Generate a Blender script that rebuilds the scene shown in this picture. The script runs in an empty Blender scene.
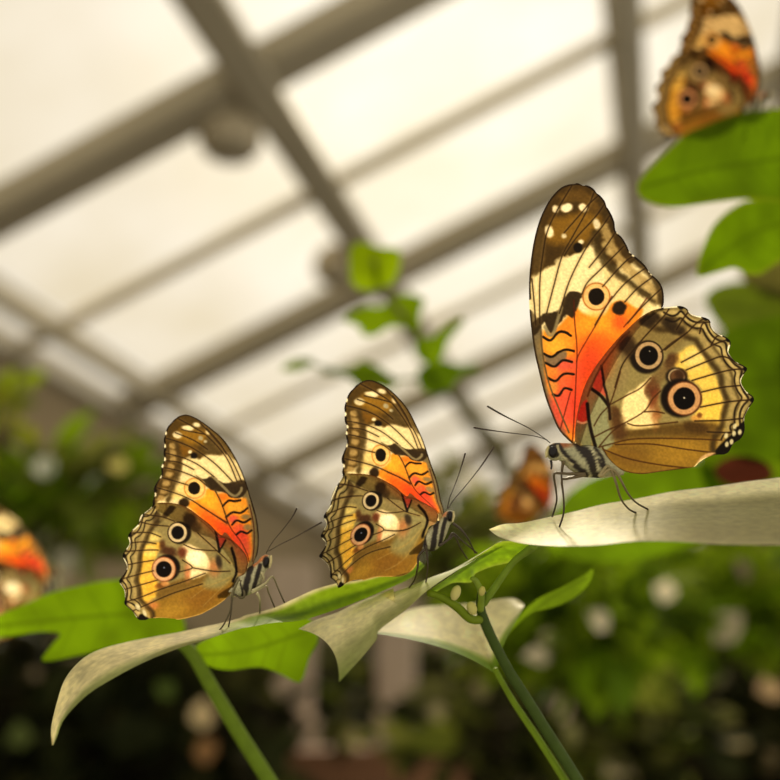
import bpy, math, random
import numpy as np
from mathutils import Vector, Matrix

random.seed(7)
RNG = np.random.default_rng(11)
scene = bpy.context.scene
COL = scene.collection
scene.cycles.use_denoising = True
scene.cycles.max_bounces = 10
scene.cycles.transparent_max_bounces = 12
scene.cycles.transmission_bounces = 6
scene.cycles.diffuse_bounces = 4
scene.cycles.caustics_reflective = False
scene.cycles.caustics_refractive = False
scene.cycles.sample_clamp_indirect = 6.0
scene.view_settings.view_transform = 'Standard'
scene.view_settings.look = 'None'

# ------------------------------------------------------------------ camera
F = 950.0
PHI = math.atan(330 / F)
CAM = np.array([0.0, 0.0, 1.2])
RIGHT = np.array([1.0, 0, 0])
FWD = np.array([0, math.cos(PHI), math.sin(PHI)])
UP = np.array([0, -math.sin(PHI), math.cos(PHI)])


def W(x, y, d):
    """point seen at (x, y) at depth d metres along the camera axis"""
    x = np.asarray(x, float); y = np.asarray(y, float); d = np.asarray(d, float)
    v = FWD + ((x - 390) / F)[..., None] * RIGHT + ((390 - y) / F)[..., None] * UP
    return CAM + d[..., None] * v


def WV(x, y, d):
    return Vector(W(x, y, d))


cd = bpy.data.cameras.new('camera')
cam = bpy.data.objects.new('camera', cd)
COL.objects.link(cam)
cam.location = CAM
cam.rotation_euler = (math.pi / 2 + PHI, 0, 0)
cd.sensor_width = 36
cd.lens = F / 780 * 36
cd.clip_start = 0.01
cd.clip_end = 200
cd.dof.use_dof = True
cd.dof.focus_distance = 0.207
cd.dof.aperture_fstop = 7.4
cd.dof.aperture_blades = 0
scene.camera = cam

# ------------------------------------------------------------------ helpers


def lin(c):
    c = np.asarray(c, float) / 255.0
    return np.where(c <= 0.04045, c / 12.92, ((c + 0.055) / 1.055) ** 2.4)


def lin4(c):
    return tuple(lin(c)) + (1.0,)


def tag(o, label=None, cat=None, group=None, kind=None):
    if label: o['label'] = label
    if cat: o['category'] = cat
    if group: o['group'] = group
    if kind: o['kind'] = kind
    return o


def empty(name, loc):
    o = bpy.data.objects.new(name, None)
    o.empty_display_size = 0.01
    COL.objects.link(o)
    o.location = loc
    return o


def mesh_obj(name, verts, faces, mat, parent=None, colors=None, smooth=True):
    """one mesh object from world-space vertices; local to its parent Empty"""
    V = np.asarray(verts, float)
    if parent is not None:
        p = parent
        off = np.zeros(3)
        while p is not None:
            off = off + np.array(p.location); p = p.parent
        V = V - off
    me = bpy.data.meshes.new(name)
    if isinstance(faces, np.ndarray):
        n, k = faces.shape
        me.vertices.add(len(V)); me.vertices.foreach_set('co', V.astype(np.float32).ravel())
        me.loops.add(n * k); me.loops.foreach_set('vertex_index', faces.astype(np.int32).ravel())
        me.polygons.add(n)
        me.polygons.foreach_set('loop_start', (np.arange(n) * k).astype(np.int32))
        me.update(calc_edges=True)
    else:
        me.from_pydata([tuple(v) for v in V], [], faces)
    me.validate()
    if smooth:
        me.polygons.foreach_set('use_smooth', np.ones(len(me.polygons), bool))
    if colors is not None:
        at = me.color_attributes.new('Col', 'FLOAT_COLOR', 'POINT')
        c4 = np.ones((len(V), 4), np.float32); c4[:, :3] = colors
        at.data.foreach_set('color', c4.ravel())
    me.materials.append(mat)
    me.update()
    o = bpy.data.objects.new(name, me)
    COL.objects.link(o)
    o.parent = parent
    return o


def new_mat(name):
    m = bpy.data.materials.new(name)
    m.use_nodes = True
    nt = m.node_tree
    nt.nodes.clear()
    out = nt.nodes.new('ShaderNodeOutputMaterial')
    return m, nt, out


def sheet_mat(name, transl=0.7, gloss=0.06, rough=0.35, tint=(1, 1, 1), noise=0.12, nscale=900, gain=1.0):
    """thin surface lit from both sides: colour attribute, fine procedural grain"""
    m, nt, out = new_mat(name)
    N = nt.nodes.new; L = nt.links.new
    at = N('ShaderNodeAttribute'); at.attribute_name = 'Col'
    tc = N('ShaderNodeTexCoord')
    nz = N('ShaderNodeTexNoise'); nz.inputs['Scale'].default_value = nscale; nz.inputs['Detail'].default_value = 4
    L(tc.outputs['Object'], nz.inputs['Vector'])
    mr = N('ShaderNodeMapRange'); mr.inputs['To Min'].default_value = (1 - noise) * gain; mr.inputs['To Max'].default_value = (1 + noise) * gain
    mr.inputs['From Min'].default_value = 0.3; mr.inputs['From Max'].default_value = 0.7
    L(nz.outputs['Fac'], mr.inputs['Value'])
    mul = N('ShaderNodeVectorMath'); mul.operation = 'MULTIPLY'
    L(at.outputs['Color'], mul.inputs[0]); mul.inputs[1].default_value = tint
    sc = N('ShaderNodeVectorMath'); sc.operation = 'SCALE'
    L(mul.outputs[0], sc.inputs[0]); L(mr.outputs[0], sc.inputs['Scale'])
    df = N('ShaderNodeBsdfDiffuse'); tr = N('ShaderNodeBsdfTranslucent')
    L(sc.outputs[0], df.inputs['Color']); L(sc.outputs[0], tr.inputs['Color'])
    mx = N('ShaderNodeMixShader'); mx.inputs[0].default_value = transl
    L(df.outputs[0], mx.inputs[1]); L(tr.outputs[0], mx.inputs[2])
    gl = N('ShaderNodeBsdfGlossy'); gl.inputs['Roughness'].default_value = rough
    fr = N('ShaderNodeFresnel'); 
    ge = N('ShaderNodeNewGeometry'); ior = N('ShaderNodeMapRange')
    ior.inputs['To Min'].default_value = 1.4; ior.inputs['To Max'].default_value = 1 / 1.4
    L(ge.outputs['Backfacing'], ior.inputs['Value']); L(ior.outputs[0], fr.inputs['IOR'])
    mf = N('ShaderNodeMath'); mf.operation = 'MULTIPLY'; mf.inputs[1].default_value = gloss * 10
    mf.use_clamp = True
    L(fr.outputs[0], mf.inputs[0])
    bp = N('ShaderNodeBump'); bp.inputs['Strength'].default_value = 0.25; bp.inputs['Distance'].default_value = 0.0004
    L(nz.outputs['Fac'], bp.inputs['Height']); L(bp.outputs[0], gl.inputs['Normal'])
    mg = N('ShaderNodeMixShader')
    L(mf.outputs[0], mg.inputs[0]); L(mx.outputs[0], mg.inputs[1]); L(gl.outputs[0], mg.inputs[2])
    L(mg.outputs[0], out.inputs['Surface'])
    return m


def solid_mat(name, color=None, rough=0.5, noise=0.15, nscale=40, metallic=0.0, spec=0.4):
    """solid surface; colour None = colour attribute"""
    m, nt, out = new_mat(name)
    N = nt.nodes.new; L = nt.links.new
    b = N('ShaderNodeBsdfPrincipled')
    b.inputs['Roughness'].default_value = rough
    b.inputs['Metallic'].default_value = metallic
    b.inputs['Specular IOR Level'].default_value = spec
    tc = N('ShaderNodeTexCoord')
    nz = N('ShaderNodeTexNoise'); nz.inputs['Scale'].default_value = nscale; nz.inputs['Detail'].default_value = 5
    L(tc.outputs['Object'], nz.inputs['Vector'])
    mr = N('ShaderNodeMapRange'); mr.inputs['From Min'].default_value = 0.3; mr.inputs['From Max'].default_value = 0.7
    mr.inputs['To Min'].default_value = 1 - noise; mr.inputs['To Max'].default_value = 1 + noise
    L(nz.outputs['Fac'], mr.inputs['Value'])
    sc = N('ShaderNodeVectorMath'); sc.operation = 'SCALE'
    if color is None:
        at = N('ShaderNodeAttribute'); at.attribute_name = 'Col'
        L(at.outputs['Color'], sc.inputs[0])
    else:
        sc.inputs[0].default_value = tuple(lin(color))
    L(mr.outputs[0], sc.inputs['Scale'])
    L(sc.outputs[0], b.inputs['Base Color'])
    L(b.outputs[0], out.inputs['Surface'])
    return m


MAT_WING = sheet_mat('butterfly_wing_scales', 0.8, 0.02, 0.45, noise=0.07, nscale=1600)
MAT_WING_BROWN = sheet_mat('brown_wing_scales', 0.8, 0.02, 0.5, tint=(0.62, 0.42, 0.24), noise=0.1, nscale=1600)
MAT_WING_DARK = sheet_mat('dark_wing_scales', 0.8, 0.01, 0.5, tint=(0.64, 0.52, 0.42), noise=0.07, nscale=1600)  # wing scales with a darker tint
MAT_GLINT = sheet_mat('glint_leaf', 0.15, 0.01, 0.5, noise=0.05, nscale=60)  # pale colour stands for blurred bright highlights
MAT_LEAF = sheet_mat('leaf_blade', 0.5, 0.03, 0.5, noise=0.16, nscale=500)
MAT_LEAF_SOFT = sheet_mat('leaf_matte', 0.75, 0.004, 0.5, noise=0.1, nscale=120)
MAT_FAR_LEAF = sheet_mat('shrub_leaf', 0.45, 0.008, 0.45, noise=0.1, nscale=60)
MAT_BODY = solid_mat('butterfly_body_hair', None, 0.75, 0.2, 2500)
MAT_EYE = solid_mat('butterfly_eye', (20, 14, 10), 0.35, 0.1, 3000, spec=0.25)
MAT_LEG = solid_mat('insect_leg', None, 0.5, 0.1, 2000)
MAT_STEM = solid_mat('green_stem', None, 0.6, 0.12, 300, spec=0.12)
MAT_BAR = solid_mat('painted_roof_bar', (150, 140, 115), 0.7, 0.08, 3)
MAT_BAR_THIN = solid_mat('thin_glazing_bar', (205, 192, 160), 0.7, 0.08, 3)
MAT_LAMP = solid_mat('lamp_enamel', (165, 152, 124), 0.6, 0.08, 6)
MAT_WALL = solid_mat('rendered_wall', (144, 128, 98), 0.9, 0.12, 2)
MAT_FLOOR = solid_mat('packed_earth', (60, 48, 34), 0.95, 0.25, 3)
MAT_POST = solid_mat('weathered_post', (178, 160, 138), 0.8, 0.12, 5)
MAT_BOX = solid_mat('planter_wood', (120, 82, 52), 0.8, 0.2, 4)
MAT_BULB = solid_mat('lamp_glass', (190, 180, 150), 0.3, 0.05, 10)

# ------------------------------------------------------------------ 2-D painter (colours of wings, leaves, bodies)


def catmull(pts, k=8, closed=False):
    P = np.asarray(pts, float)
    n = len(P)
    out = []
    rng = range(n if closed else n - 1)
    for i in rng:
        if closed:
            p0, p1, p2, p3 = P[(i - 1) % n], P[i], P[(i + 1) % n], P[(i + 2) % n]
        else:
            p0, p1, p2, p3 = P[max(i - 1, 0)], P[i], P[i + 1], P[min(i + 2, n - 1)]
        for t in np.linspace(0, 1, k, endpoint=False):
            out.append(0.5 * ((2 * p1) + (-p0 + p2) * t + (2 * p0 - 5 * p1 + 4 * p2 - p3) * t * t + (-p0 + 3 * p1 - 3 * p2 + p3) * t ** 3))
    if not closed: out.append(P[-1])
    return np.array(out)


def seg_dist(P, line, closed=False):
    L_ = np.asarray(line, float)
    if closed: L_ = np.vstack([L_, L_[:1]])
    d2 = np.full(len(P), 1e18)
    for a, b in zip(L_[:-1], L_[1:]):
        ab = b - a
        q = ab @ ab
        t = np.clip(((P - a) @ ab) / q, 0, 1) if q > 1e-12 else np.zeros(len(P))
        e = P - a - t[:, None] * ab
        d2 = np.minimum(d2, (e * e).sum(1))
    return np.sqrt(d2)


def inside(P, poly):
    poly = np.asarray(poly, float)
    x, y = P[:, 0], P[:, 1]
    r = np.zeros(len(P), bool)
    for (x1, y1), (x2, y2) in zip(poly, np.roll(poly, -1, 0)):
        if y1 == y2: continue
        c = ((y1 > y) != (y2 > y)) & (x < (x2 - x1) * (y - y1) / (y2 - y1) + x1)
        r ^= c
    return r


def vnoise(P, scale, seed):
    g = np.random.default_rng(seed).random((64, 64))
    q = P / scale
    i = np.floor(q).astype(int); f = q - i
    f = f * f * (3 - 2 * f)
    a = g[i[:, 0] % 64, i[:, 1] % 64]; b = g[(i[:, 0] + 1) % 64, i[:, 1] % 64]
    c = g[i[:, 0] % 64, (i[:, 1] + 1) % 64]; d = g[(i[:, 0] + 1) % 64, (i[:, 1] + 1) % 64]
    return (a * (1 - f[:, 0]) + b * f[:, 0]) * (1 - f[:, 1]) + (c * (1 - f[:, 0]) + d * f[:, 0]) * f[:, 1] - 0.5


class Canvas:
    """paints over a set of 2-D points; sizes in the frame's pixels"""

    def __init__(self, P, base):
        self.P = P
        self.C = np.tile(np.asarray(base, float), (len(P), 1))
        self.n = np.stack([vnoise(P, 5, 1) + 0.6 * vnoise(P, 2.2, 2), vnoise(P, 5, 3) + 0.6 * vnoise(P, 2.2, 4)], 1)

    def J(self, j):
        return self.P + self.n * (2 * j) if j else self.P

    def put(self, mask, color):
        self.C += mask[:, None] * (np.asarray(color, float) - self.C)

    def poly(self, pts, color, blur=1.0, op=1.0, jit=0.0, smooth=True):
        pts = catmull(pts, 5, True) if smooth else np.asarray(pts, float)
        P = self.J(jit)
        lo, hi = pts.min(0) - 3 * blur - 2, pts.max(0) + 3 * blur + 2
        idx = np.where(((P > lo) & (P < hi)).all(1))[0]
        if not len(idx): return
        d = seg_dist(P[idx], pts, True)
        sd = np.where(inside(P[idx], pts), -d, d)
        t = np.clip((blur - sd) / (2 * blur), 0, 1)
        m = np.zeros(len(P)); m[idx] = op * t * t * (3 - 2 * t)
        self.put(m, color)

    def line(self, pts, color, w, blur=0.5, op=1.0, jit=0.0, smooth=True, taper=None):
        pts = catmull(pts, 6) if smooth and len(pts) > 2 else np.asarray(pts, float)
        P = self.J(jit)
        lo, hi = pts.min(0) - w - 3 * blur, pts.max(0) + w + 3 * blur
        idx = np.where(((P > lo) & (P < hi)).all(1))[0]
        if not len(idx): return
        d = seg_dist(P[idx], pts) - w / 2
        t = np.clip((blur - d) / (2 * blur), 0, 1)
        m = np.zeros(len(P)); m[idx] = op * t * t * (3 - 2 * t)
        self.put(m, color)

    def ell(self, c, rx, ry, color, blur=1.0, op=1.0, ang=0.0, jit=0.0, ring=None):
        P = self.J(jit) - np.asarray(c, float)
        a = math.radians(ang)
        x = P[:, 0] * math.cos(a) + P[:, 1] * math.sin(a)
        y = -P[:, 0] * math.sin(a) + P[:, 1] * math.cos(a)
        r = np.sqrt((x / rx) ** 2 + (y / ry) ** 2)
        d = (r - 1) * min(rx, ry)
        if ring: d = np.abs(d) - ring / 2
        t = np.clip((blur - d) / (2 * blur), 0, 1)
        self.put(op * t * t * (3 - 2 * t), color)

    def band(self, dist, c0, w, color, blur=0.7, op=1.0, where=None):
        d = np.abs(dist - c0) - w / 2
        t = np.clip((blur - d) / (2 * blur), 0, 1)
        m = op * t * t * (3 - 2 * t)
        if where is not None: m = m * where
        self.put(m, color)

    def grain(self, amp, scale, seed):
        self.C *= (1 + amp * 2 * vnoise(self.P, scale, seed))[:, None]

    def linear(self, g=1.0, k=1.0):
        if g != 1.0:
            lum = (self.C @ np.array([0.3, 0.59, 0.11]))[:, None]
            self.C = lum + (self.C - lum) * 0.87
        return lin(np.clip(255 * k * (np.clip(self.C, 0, 255) / 255) ** g, 0, 255))


def fill_grid(outline, cell):
    """quads filling a 2-D outline, border vertices pulled onto it"""
    O = np.asarray(outline, float)
    lo = O.min(0) - cell; hi = O.max(0) + cell
    nx = int((hi[0] - lo[0]) / cell) + 2; ny = int((hi[1] - lo[1]) / cell) + 2
    gx, gy = np.meshgrid(lo[0] + np.arange(nx) * cell, lo[1] + np.arange(ny) * cell, indexing='ij')
    cx = (gx[:-1, :-1] + cell / 2).ravel(); cy = (gy[:-1, :-1] + cell / 2).ravel()
    keep = inside(np.stack([cx, cy], 1), O).reshape(nx - 1, ny - 1)
    vid = np.arange(nx * ny).reshape(nx, ny)
    q = np.stack([vid[:-1, :-1], vid[1:, :-1], vid[1:, 1:], vid[:-1, 1:]], -1)[keep]
    full = np.zeros((nx, ny), int)
    for dx in (0, 1):
        for dy in (0, 1):
            full[dx:nx - 1 + dx, dy:ny - 1 + dy] += keep
    used = full.ravel() > 0
    border = used & (full.ravel() < 4)
    P = np.stack([gx.ravel(), gy.ravel()], 1)
    bi = np.where(border)[0]
    B = P[bi]
    best = np.full(len(B), 1e18); tgt = B.copy()
    for a, b in zip(O, np.roll(O, -1, 0)):
        ab = b - a; qq = ab @ ab
        if qq < 1e-12: continue
        t = np.clip(((B - a) @ ab) / qq, 0, 1)
        c = a + t[:, None] * ab
        d = ((B - c) ** 2).sum(1)
        m = d < best
        best[m] = d[m]; tgt[m] = c[m]
    P[bi] = tgt
    remap = -np.ones(nx * ny, int); remap[used] = np.arange(used.sum())
    return P[used], remap[q]


def tube(path, radii, sides=8, cap=True):
    P = np.asarray(path, float); n = len(P)
    R = np.interp(np.linspace(0, 1, n), np.linspace(0, 1, len(radii)), radii)
    T = np.gradient(P, axis=0); T /= np.linalg.norm(T, axis=1)[:, None] + 1e-12
    ref = np.array([0.3, -0.8, 0.5]) if abs(T[0] @ np.array([0.3, -0.8, 0.5])) < 0.9 else np.array([1.0, 0, 0])
    V = []
    for i in range(n):
        u = ref - (ref @ T[i]) * T[i]; u /= np.linalg.norm(u); ref = u
        v = np.cross(T[i], u)
        for k in range(sides):
            a = 2 * math.pi * k / sides
            V.append(P[i] + R[i] * (math.cos(a) * u + math.sin(a) * v))
    Fc = []
    for i in range(n - 1):
        for k in range(sides):
            k2 = (k + 1) % sides
            Fc.append((i * sides + k, i * sides + k2, (i + 1) * sides + k2, (i + 1) * sides + k))
    if cap:
        Fc.append(tuple(range(sides - 1, -1, -1))); Fc.append(tuple((n - 1) * sides + k for k in range(sides)))
    return np.array(V), Fc


def resample(pts, n):
    P = np.asarray(pts, float)
    s = np.r_[0, np.cumsum(np.linalg.norm(np.diff(P, axis=0), axis=1))]
    t = np.linspace(0, s[-1], n)
    return np.stack([np.interp(t, s, P[:, k]) for k in range(P.shape[1])], 1)


def crop(x0, y0, s):
    def f(*p):
        return [(x0 + u / s, y0 + v / s) for u, v in p]
    return f


# ------------------------------------------------------------------ the large butterfly
A = crop(520, 175, 5.2); B = crop(520, 300, 5.2); C = crop(615, 295, 5.2); D = crop(570, 370, 5.2); E = crop(470, 390, 5.2)
V2 = crop(500, 300, 2.786)
BLK = (34, 24, 14); DBR = (72, 54, 24); VEIN = (48, 30, 12)


def big_forewing(P, out):
    c = Canvas(P, (236, 216, 160))
    # brown apex
    c.poly(A((40, 560), (70, 520), (110, 498), (170, 470), (220, 425), (290, 412), (340, 385), (390, 350), (420, 400), (500, 480), (620, 400), (520, 100), (300, 10), (100, 120), (40, 400)), (80, 58, 22), 2.0, 1, 1.2)
    c.poly(A((165, 235), (230, 215), (300, 200), (380, 200), (420, 230), (400, 300), (340, 345), (290, 345), (240, 360), (180, 360), (140, 330)), (138, 100, 26), 5, 0.95, 1.0)
    c.poly(A((200, 110), (300, 80), (380, 110), (420, 170), (380, 190), (300, 140), (230, 140)), (112, 82, 30), 3, 0.8, 1.0)
    c.poly(A((100, 250), (130, 330), (120, 480), (70, 520), (75, 350)), (96, 74, 34), 2, 0.8, 1)
    # margin bands
    c.line(A((395, 300), (405, 370), (440, 440), (500, 510), (560, 560), (630, 605), (700, 650)), (70, 54, 22), 9, 3, 0.9, 1.2)
    c.line(A((440, 270), (465, 350), (510, 430), (570, 495), (640, 555), (700, 605), (730, 650)), (176, 148, 88), 9, 2.5, 0.9, 1)
    for q in ((440, 362), (462, 400), (520, 465), (560, 500), (610, 545), (660, 585), (700, 630)):
        c.ell(A(q)[0], 3.2, 3.2, (206, 180, 116), 2, 0.7)
    c.line(A((420, 120), (465, 210), (490, 280), (540, 350), (580, 420), (640, 470), (690, 520), (730, 590), (742, 660)), (72, 54, 24), 9, 3, 0.9, 0.8)
    # cream lower border
    c.poly(A((430, 480), (500, 530), (590, 590), (650, 650), (700, 680), (620, 700), (560, 690), (490, 640), (450, 560)), (232, 206, 140), 3, 0.8, 0.6)
    # white marks
    for (q, rx, ry, an, col) in (((242, 170), 6, 4.4, -15, 250), ((185, 178), 3.4, 3.6, 0, 240), ((328, 170), 5, 4.2, 30, 245), ((152, 292), 4.4, 6.5, -20, 252), ((398, 255), 3.4, 5.6, -15, 225), ((228, 318), 2.6, 2.4, 30, 220), ((318, 348), 2.6, 2.6, 0, 240)):
        c.ell(A(q)[0], rx, ry, (col, col * 0.93, col * 0.76), 1.3, 0.95, an, 0.5)
    c.ell(A((302, 378))[0], 4.6, 4.8, BLK, 0.9, 1, 0, 0.3)
    # costal strip
    c.poly(B((45, 60), (100, 110), (120, 190), (128, 300), (150, 420), (185, 530), (255, 680), (270, 745), (205, 690), (130, 510), (70, 270)), (128, 110, 76), 1.2)
    # orange field
    c.poly(B((118, 175), (150, 170), (200, 135), (250, 80), (290, 40), (330, 70), (390, 92), (440, 75), (480, 15), (540, 5), (600, 40), (640, 60), (560, 200), (480, 300), (400, 480), (320, 620), (275, 745), (240, 690), (180, 550), (135, 420)), (242, 140, 30), 2.2)
    c.ell(B((190, 235))[0], 13, 11, (244, 176, 48), 8, 0.8)
    c.ell(B((395, 140))[0], 16, 14, (246, 166, 34), 9, 0.8)
    c.ell(B((400, 240))[0], 16, 14, (240, 92, 22), 10, 0.8)
    c.ell(B((360, 350))[0], 15, 20, (228, 74, 32), 10, 0.95)
    c.ell(B((230, 340))[0], 12, 7, (228, 84, 74), 5, 0.8)
    c.ell(B((225, 420))[0], 13, 8, (232, 92, 58), 6, 0.7)
    c.ell(B((230, 560))[0], 15, 22, (232, 84, 62), 8, 0.9)
    c.ell(B((300, 520))[0], 8, 26, (232, 66, 40), 7, 0.8)
    c.ell(B((520, 115))[0], 7, 8, (232, 74, 26), 6, 0.6)
    c.ell(B((165, 370))[0], 6, 5, (226, 140, 52), 4, 0.8)
    c.ell(B((172, 450))[0], 5, 6, (214, 150, 60), 4, 0.8)
    c.poly(B((128, 285), (165, 297), (205, 272), (240, 268), (240, 300), (215, 320), (180, 342), (135, 325)), (136, 112, 82), 1.5, 0.95)
    # dark bar
    c.poly([*A((90, 745), (130, 720), (200, 705), (230, 640), (262, 605), (300, 605), (322, 622), (300, 690), (275, 745)), *B((245, 80), (205, 120), (165, 170), (140, 140), (125, 110), (100, 160), (62, 185), (55, 130))], (64, 48, 26), 1.2, 1, 0.8)
    c.line(B((130, 140), (150, 180), (175, 170), (200, 90), (215, 40)), (150, 134, 94), 3.4, 1.2, 0.9)
    # wavy lines
    for ln in (((122, 192), (160, 210), (200, 168), (235, 168), (265, 186)), ((125, 280), (165, 296), (205, 268), (240, 258), (280, 266)), ((130, 326), (180, 346), (222, 314), (270, 322)), ((145, 405), (185, 421), (228, 385), (280, 386)), ((170, 490), (200, 496), (232, 460), (268, 466))):
        c.line(B(*ln), BLK, 2.5, 0.6, 1, 0.25)
    # eye spot and second spot
    q = A((397, 632))[0]
    c.ell(q, 14, 14, (236, 186, 112), 1.6, 0.95)
    c.ell(q, 13.4, 13.4, (176, 104, 34), 0.7, 0.85, ring=1.4)
    c.ell(q, 8.1, 8.6, BLK, 0.7, 1, 0, 0.25)
    c.ell(A((517, 692))[0], 7.2, 7.0, (52, 34, 18), 1.4, 1, 0, 0.6)
    # veins
    for ln in (((103, 770), (103, 560), (118, 420), (140, 300), (190, 190), (270, 55)), ((138, 720), (180, 560), (220, 420), (285, 300), (345, 190), (385, 90)), ((205, 720), (250, 570), (310, 440), (370, 340), (430, 265), (470, 205)), ((322, 620), (350, 560), (420, 490), (480, 430), (540, 370)), ((430, 580), (500, 500), (560, 440), (600, 420)), ((390, 780), (450, 680), (530, 580), (600, 520), (660, 480)), ((545, 660), (610, 590), (690, 530)), ((560, 770), (640, 680), (735, 590)), ((62, 540), (75, 680), (82, 780)), ((230, 300), (300, 220), (360, 150), (410, 105)), ((230, 420), (290, 330), (390, 220), (440, 150)), ((360, 480), (440, 380), (495, 300))):
        c.line(A(*ln), (150, 118, 62), 3.4, 2.2, 0.32)
        c.line(A(*ln), VEIN, 1.3, 0.5, 0.9)
    for ln in (((280, 0), (285, 120), (296, 250), (292, 400), (282, 600), (272, 745)), ((478, -20), (400, 120), (312, 270), (294, 320)), ((660, -10), (600, 70), (540, 140)), ((205, 690), (240, 560), (262, 480))):
        c.line(B(*ln), (96, 34, 14), 1.2, 0.5, 0.85)
    c.line(A((50, 640), (47, 560), (57, 440), (75, 330), (105, 225), (150, 135), (205, 72), (250, 50), (300, 42)), (44, 30, 14), 3.2, 0.8)
    c.line(B((50, 60), (60, 160), (75, 270), (100, 380), (130, 500), (165, 595), (205, 680), (270, 745)), (58, 42, 22), 3.6, 1)
    c.line(B((255, 690), (200, 560), (150, 430), (118, 280), (108, 160)), (104, 84, 50), 1.6, 0.6)
    d = seg_dist(P, out[:len(out) * 62 // 100])
    edge = A((300, 42), (345, 52), (385, 75), (415, 105), (440, 135), (458, 175), (475, 210), (492, 250), (497, 290), (530, 325), (555, 365), (572, 400), (610, 435), (650, 470), (680, 510), (715, 545), (738, 580), (748, 630), (742, 685))
    de = seg_dist(P, catmull(edge, 5))
    c.band(de, 0.6, 2.2, (40, 28, 14), 0.6)
    for q in ((510, 300), (575, 400), (590, 418), (675, 500), (685, 515)):
        c.ell(A(q)[0], 1.6, 1.3, (250, 236, 196), 0.7)
    c.grain(0.06, 1.6, 9)
    return c.linear(1.22, 1.05)


def big_hindwing(P, out):
    c = Canvas(P, (150, 134, 80))
    # broad zones
    c.poly(C((-20, 240), (120, 110), (250, 60), (420, 100), (380, 230), (280, 300), (200, 250), (60, 330)), (138, 118, 66), 5, 0.9)
    c.poly(C((285, 335), (340, 300), (400, 262), (440, 290), (485, 365), (530, 440), (556, 540), (566, 640), (560, 725), (440, 670), (400, 640), (450, 560), (440, 480), (390, 440), (330, 385)), (232, 194, 84), 2.5, 1, 0.8)
    c.ell(C((420, 330))[0], 12, 9, (240, 214, 130), 6, 0.8, -30)
    c.ell(C((510, 600))[0], 9, 20, (238, 196, 72), 6, 0.8)
    # lower lobe
    c.poly([*D((130, 400), (230, 370), (330, 345), (480, 335), (640, 330), (800, 340), (790, 440), (690, 500), (640, 530), (380, 560), (230, 520), (170, 440))], (142, 108, 36), 4, 1)
    c.ell(D((580, 430))[0], 26, 11, (170, 130, 38), 9, 0.9)
    c.ell(D((300, 450))[0], 18, 10, (130, 94, 32), 8, 0.8)
    c.poly(D((250, 330), (380, 295), (520, 280), (640, 270), (760, 275), (790, 340), (640, 350), (450, 340), (300, 355)), (104, 76, 26), 4, 0.9)
    c.poly(D((600, 270), (690, 275), (720, 320), (660, 330), (600, 310)), (84, 58, 22), 3, 0.8)
    # salmon shoulder and dark smudges
    c.ell(B((455, 345))[0], 8, 13, (186, 116, 52), 6, 0.9, 20)
    c.ell(B((556, 245))[0], 9, 14, (62, 44, 24), 3.5, 0.95, -15, 0.8)
    c.ell(C((165, 130))[0], 9, 6, (58, 44, 24), 2.5, 0.9, 30, 0.8)
    c.ell(C((205, 125))[0], 6, 6, (70, 54, 28), 2.5, 0.8, 0, 0.8)
    c.ell(C((295, 160))[0], 6, 9, (66, 50, 26), 3, 0.9, -40, 0.8)
    c.ell(C((250, 150))[0], 5, 5, (96, 76, 40), 3, 0.7)
    # basal cell
    c.poly(B((360, 500), (372, 468), (420, 500), (458, 560), (460, 640), (490, 740), (420, 790), (385, 745), (360, 620)), (144, 144, 104), 1.2)
    c.poly(B((300, 640), (355, 640), (372, 745), (345, 775), (300, 720), (285, 680)), (128, 126, 86), 1)
    c.poly(B((395, 395), (424, 360), (436, 450), (452, 505), (415, 480), (380, 455)), (196, 92, 66), 1.0)
    c.poly(B((325, 535), (350, 525), (352, 620), (325, 642), (298, 620), (302, 585)), (196, 70, 48), 1.2)
    c.line(B((300, 632), (325, 640), (350, 632)), (222, 196, 150), 2, 0.6)
    c.poly(B((440, 330), (500, 260), (560, 300), (560, 420), (480, 520), (455, 500), (436, 400)), (146, 128, 82), 3, 0.6)
    # cream patch
    c.poly(B((545, 505), (590, 470), (640, 430), (680, 395), (665, 440), (650, 470), (670, 520), (700, 565), (715, 640), (640, 665), (550, 655), (525, 600)), (238, 214, 150), 1.8, 1, 0.9)
    c.poly(D((300, 290), (440, 285), (450, 300), (300, 310)), (220, 190, 120), 2, 0.7)
    c.poly(D((205, 190), (255, 200), (272, 270), (300, 330), (280, 355), (235, 362), (215, 300)), (94, 62, 30), 4.0, 0.95, 1.4)
    c.ell(B((690, 455))[0], 6, 10, (108, 52, 26), 3.2, 0.9, 10, 1.6)
    c.ell(C((214, 620))[0], 4, 11, (160, 96, 44), 3.6, 0.8, 0, 1.4)
    c.ell(C((200, 545))[0], 3.5, 10, (130, 64, 30), 2.5, 0.8, 20, 1)
    c.ell(C((290, 345))[0], 9, 6, (84, 52, 26), 3, 0.9, -50, 1)
    c.ell(C((235, 420))[0], 6, 15, (120, 92, 50), 4, 0.7, 40)
    # eye spots
    q = C((175, 315))[0]
    c.ell((q[0] - 2.2, q[1] + 1.6), 16.5, 16.5, (34, 24, 14), 1.8, 0.95)
    c.ell(q, 13.6, 13.8, (182, 150, 106), 0.8)
    c.ell(q, 14.2, 14.4, (44, 30, 16), 0.6, 0.9, ring=1.4)
    c.ell(q, 9.4, 9.8, (22, 15, 10), 0.7)
    c.ell((q[0] + 1, q[1] - 4.4), 0.6, 0.6, (190, 180, 160), 0.5)
    q2 = C((320, 425))[0]
    c.ell(q2, 11, 9, (38, 26, 14), 1.6, 0.95)
    c.ell((q2[0] + 1, q2[1] - 0.5), 7.5, 6, (116, 78, 44), 1.5, 0.95)
    c.ell(q2, 7.6, 7.2, (214, 186, 140), 0.8, 0.8, ring=1.5)
    c.ell((q2[0] + 4, q2[1] - 3), 6, 5, (70, 44, 24), 2, 0.8)
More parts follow.
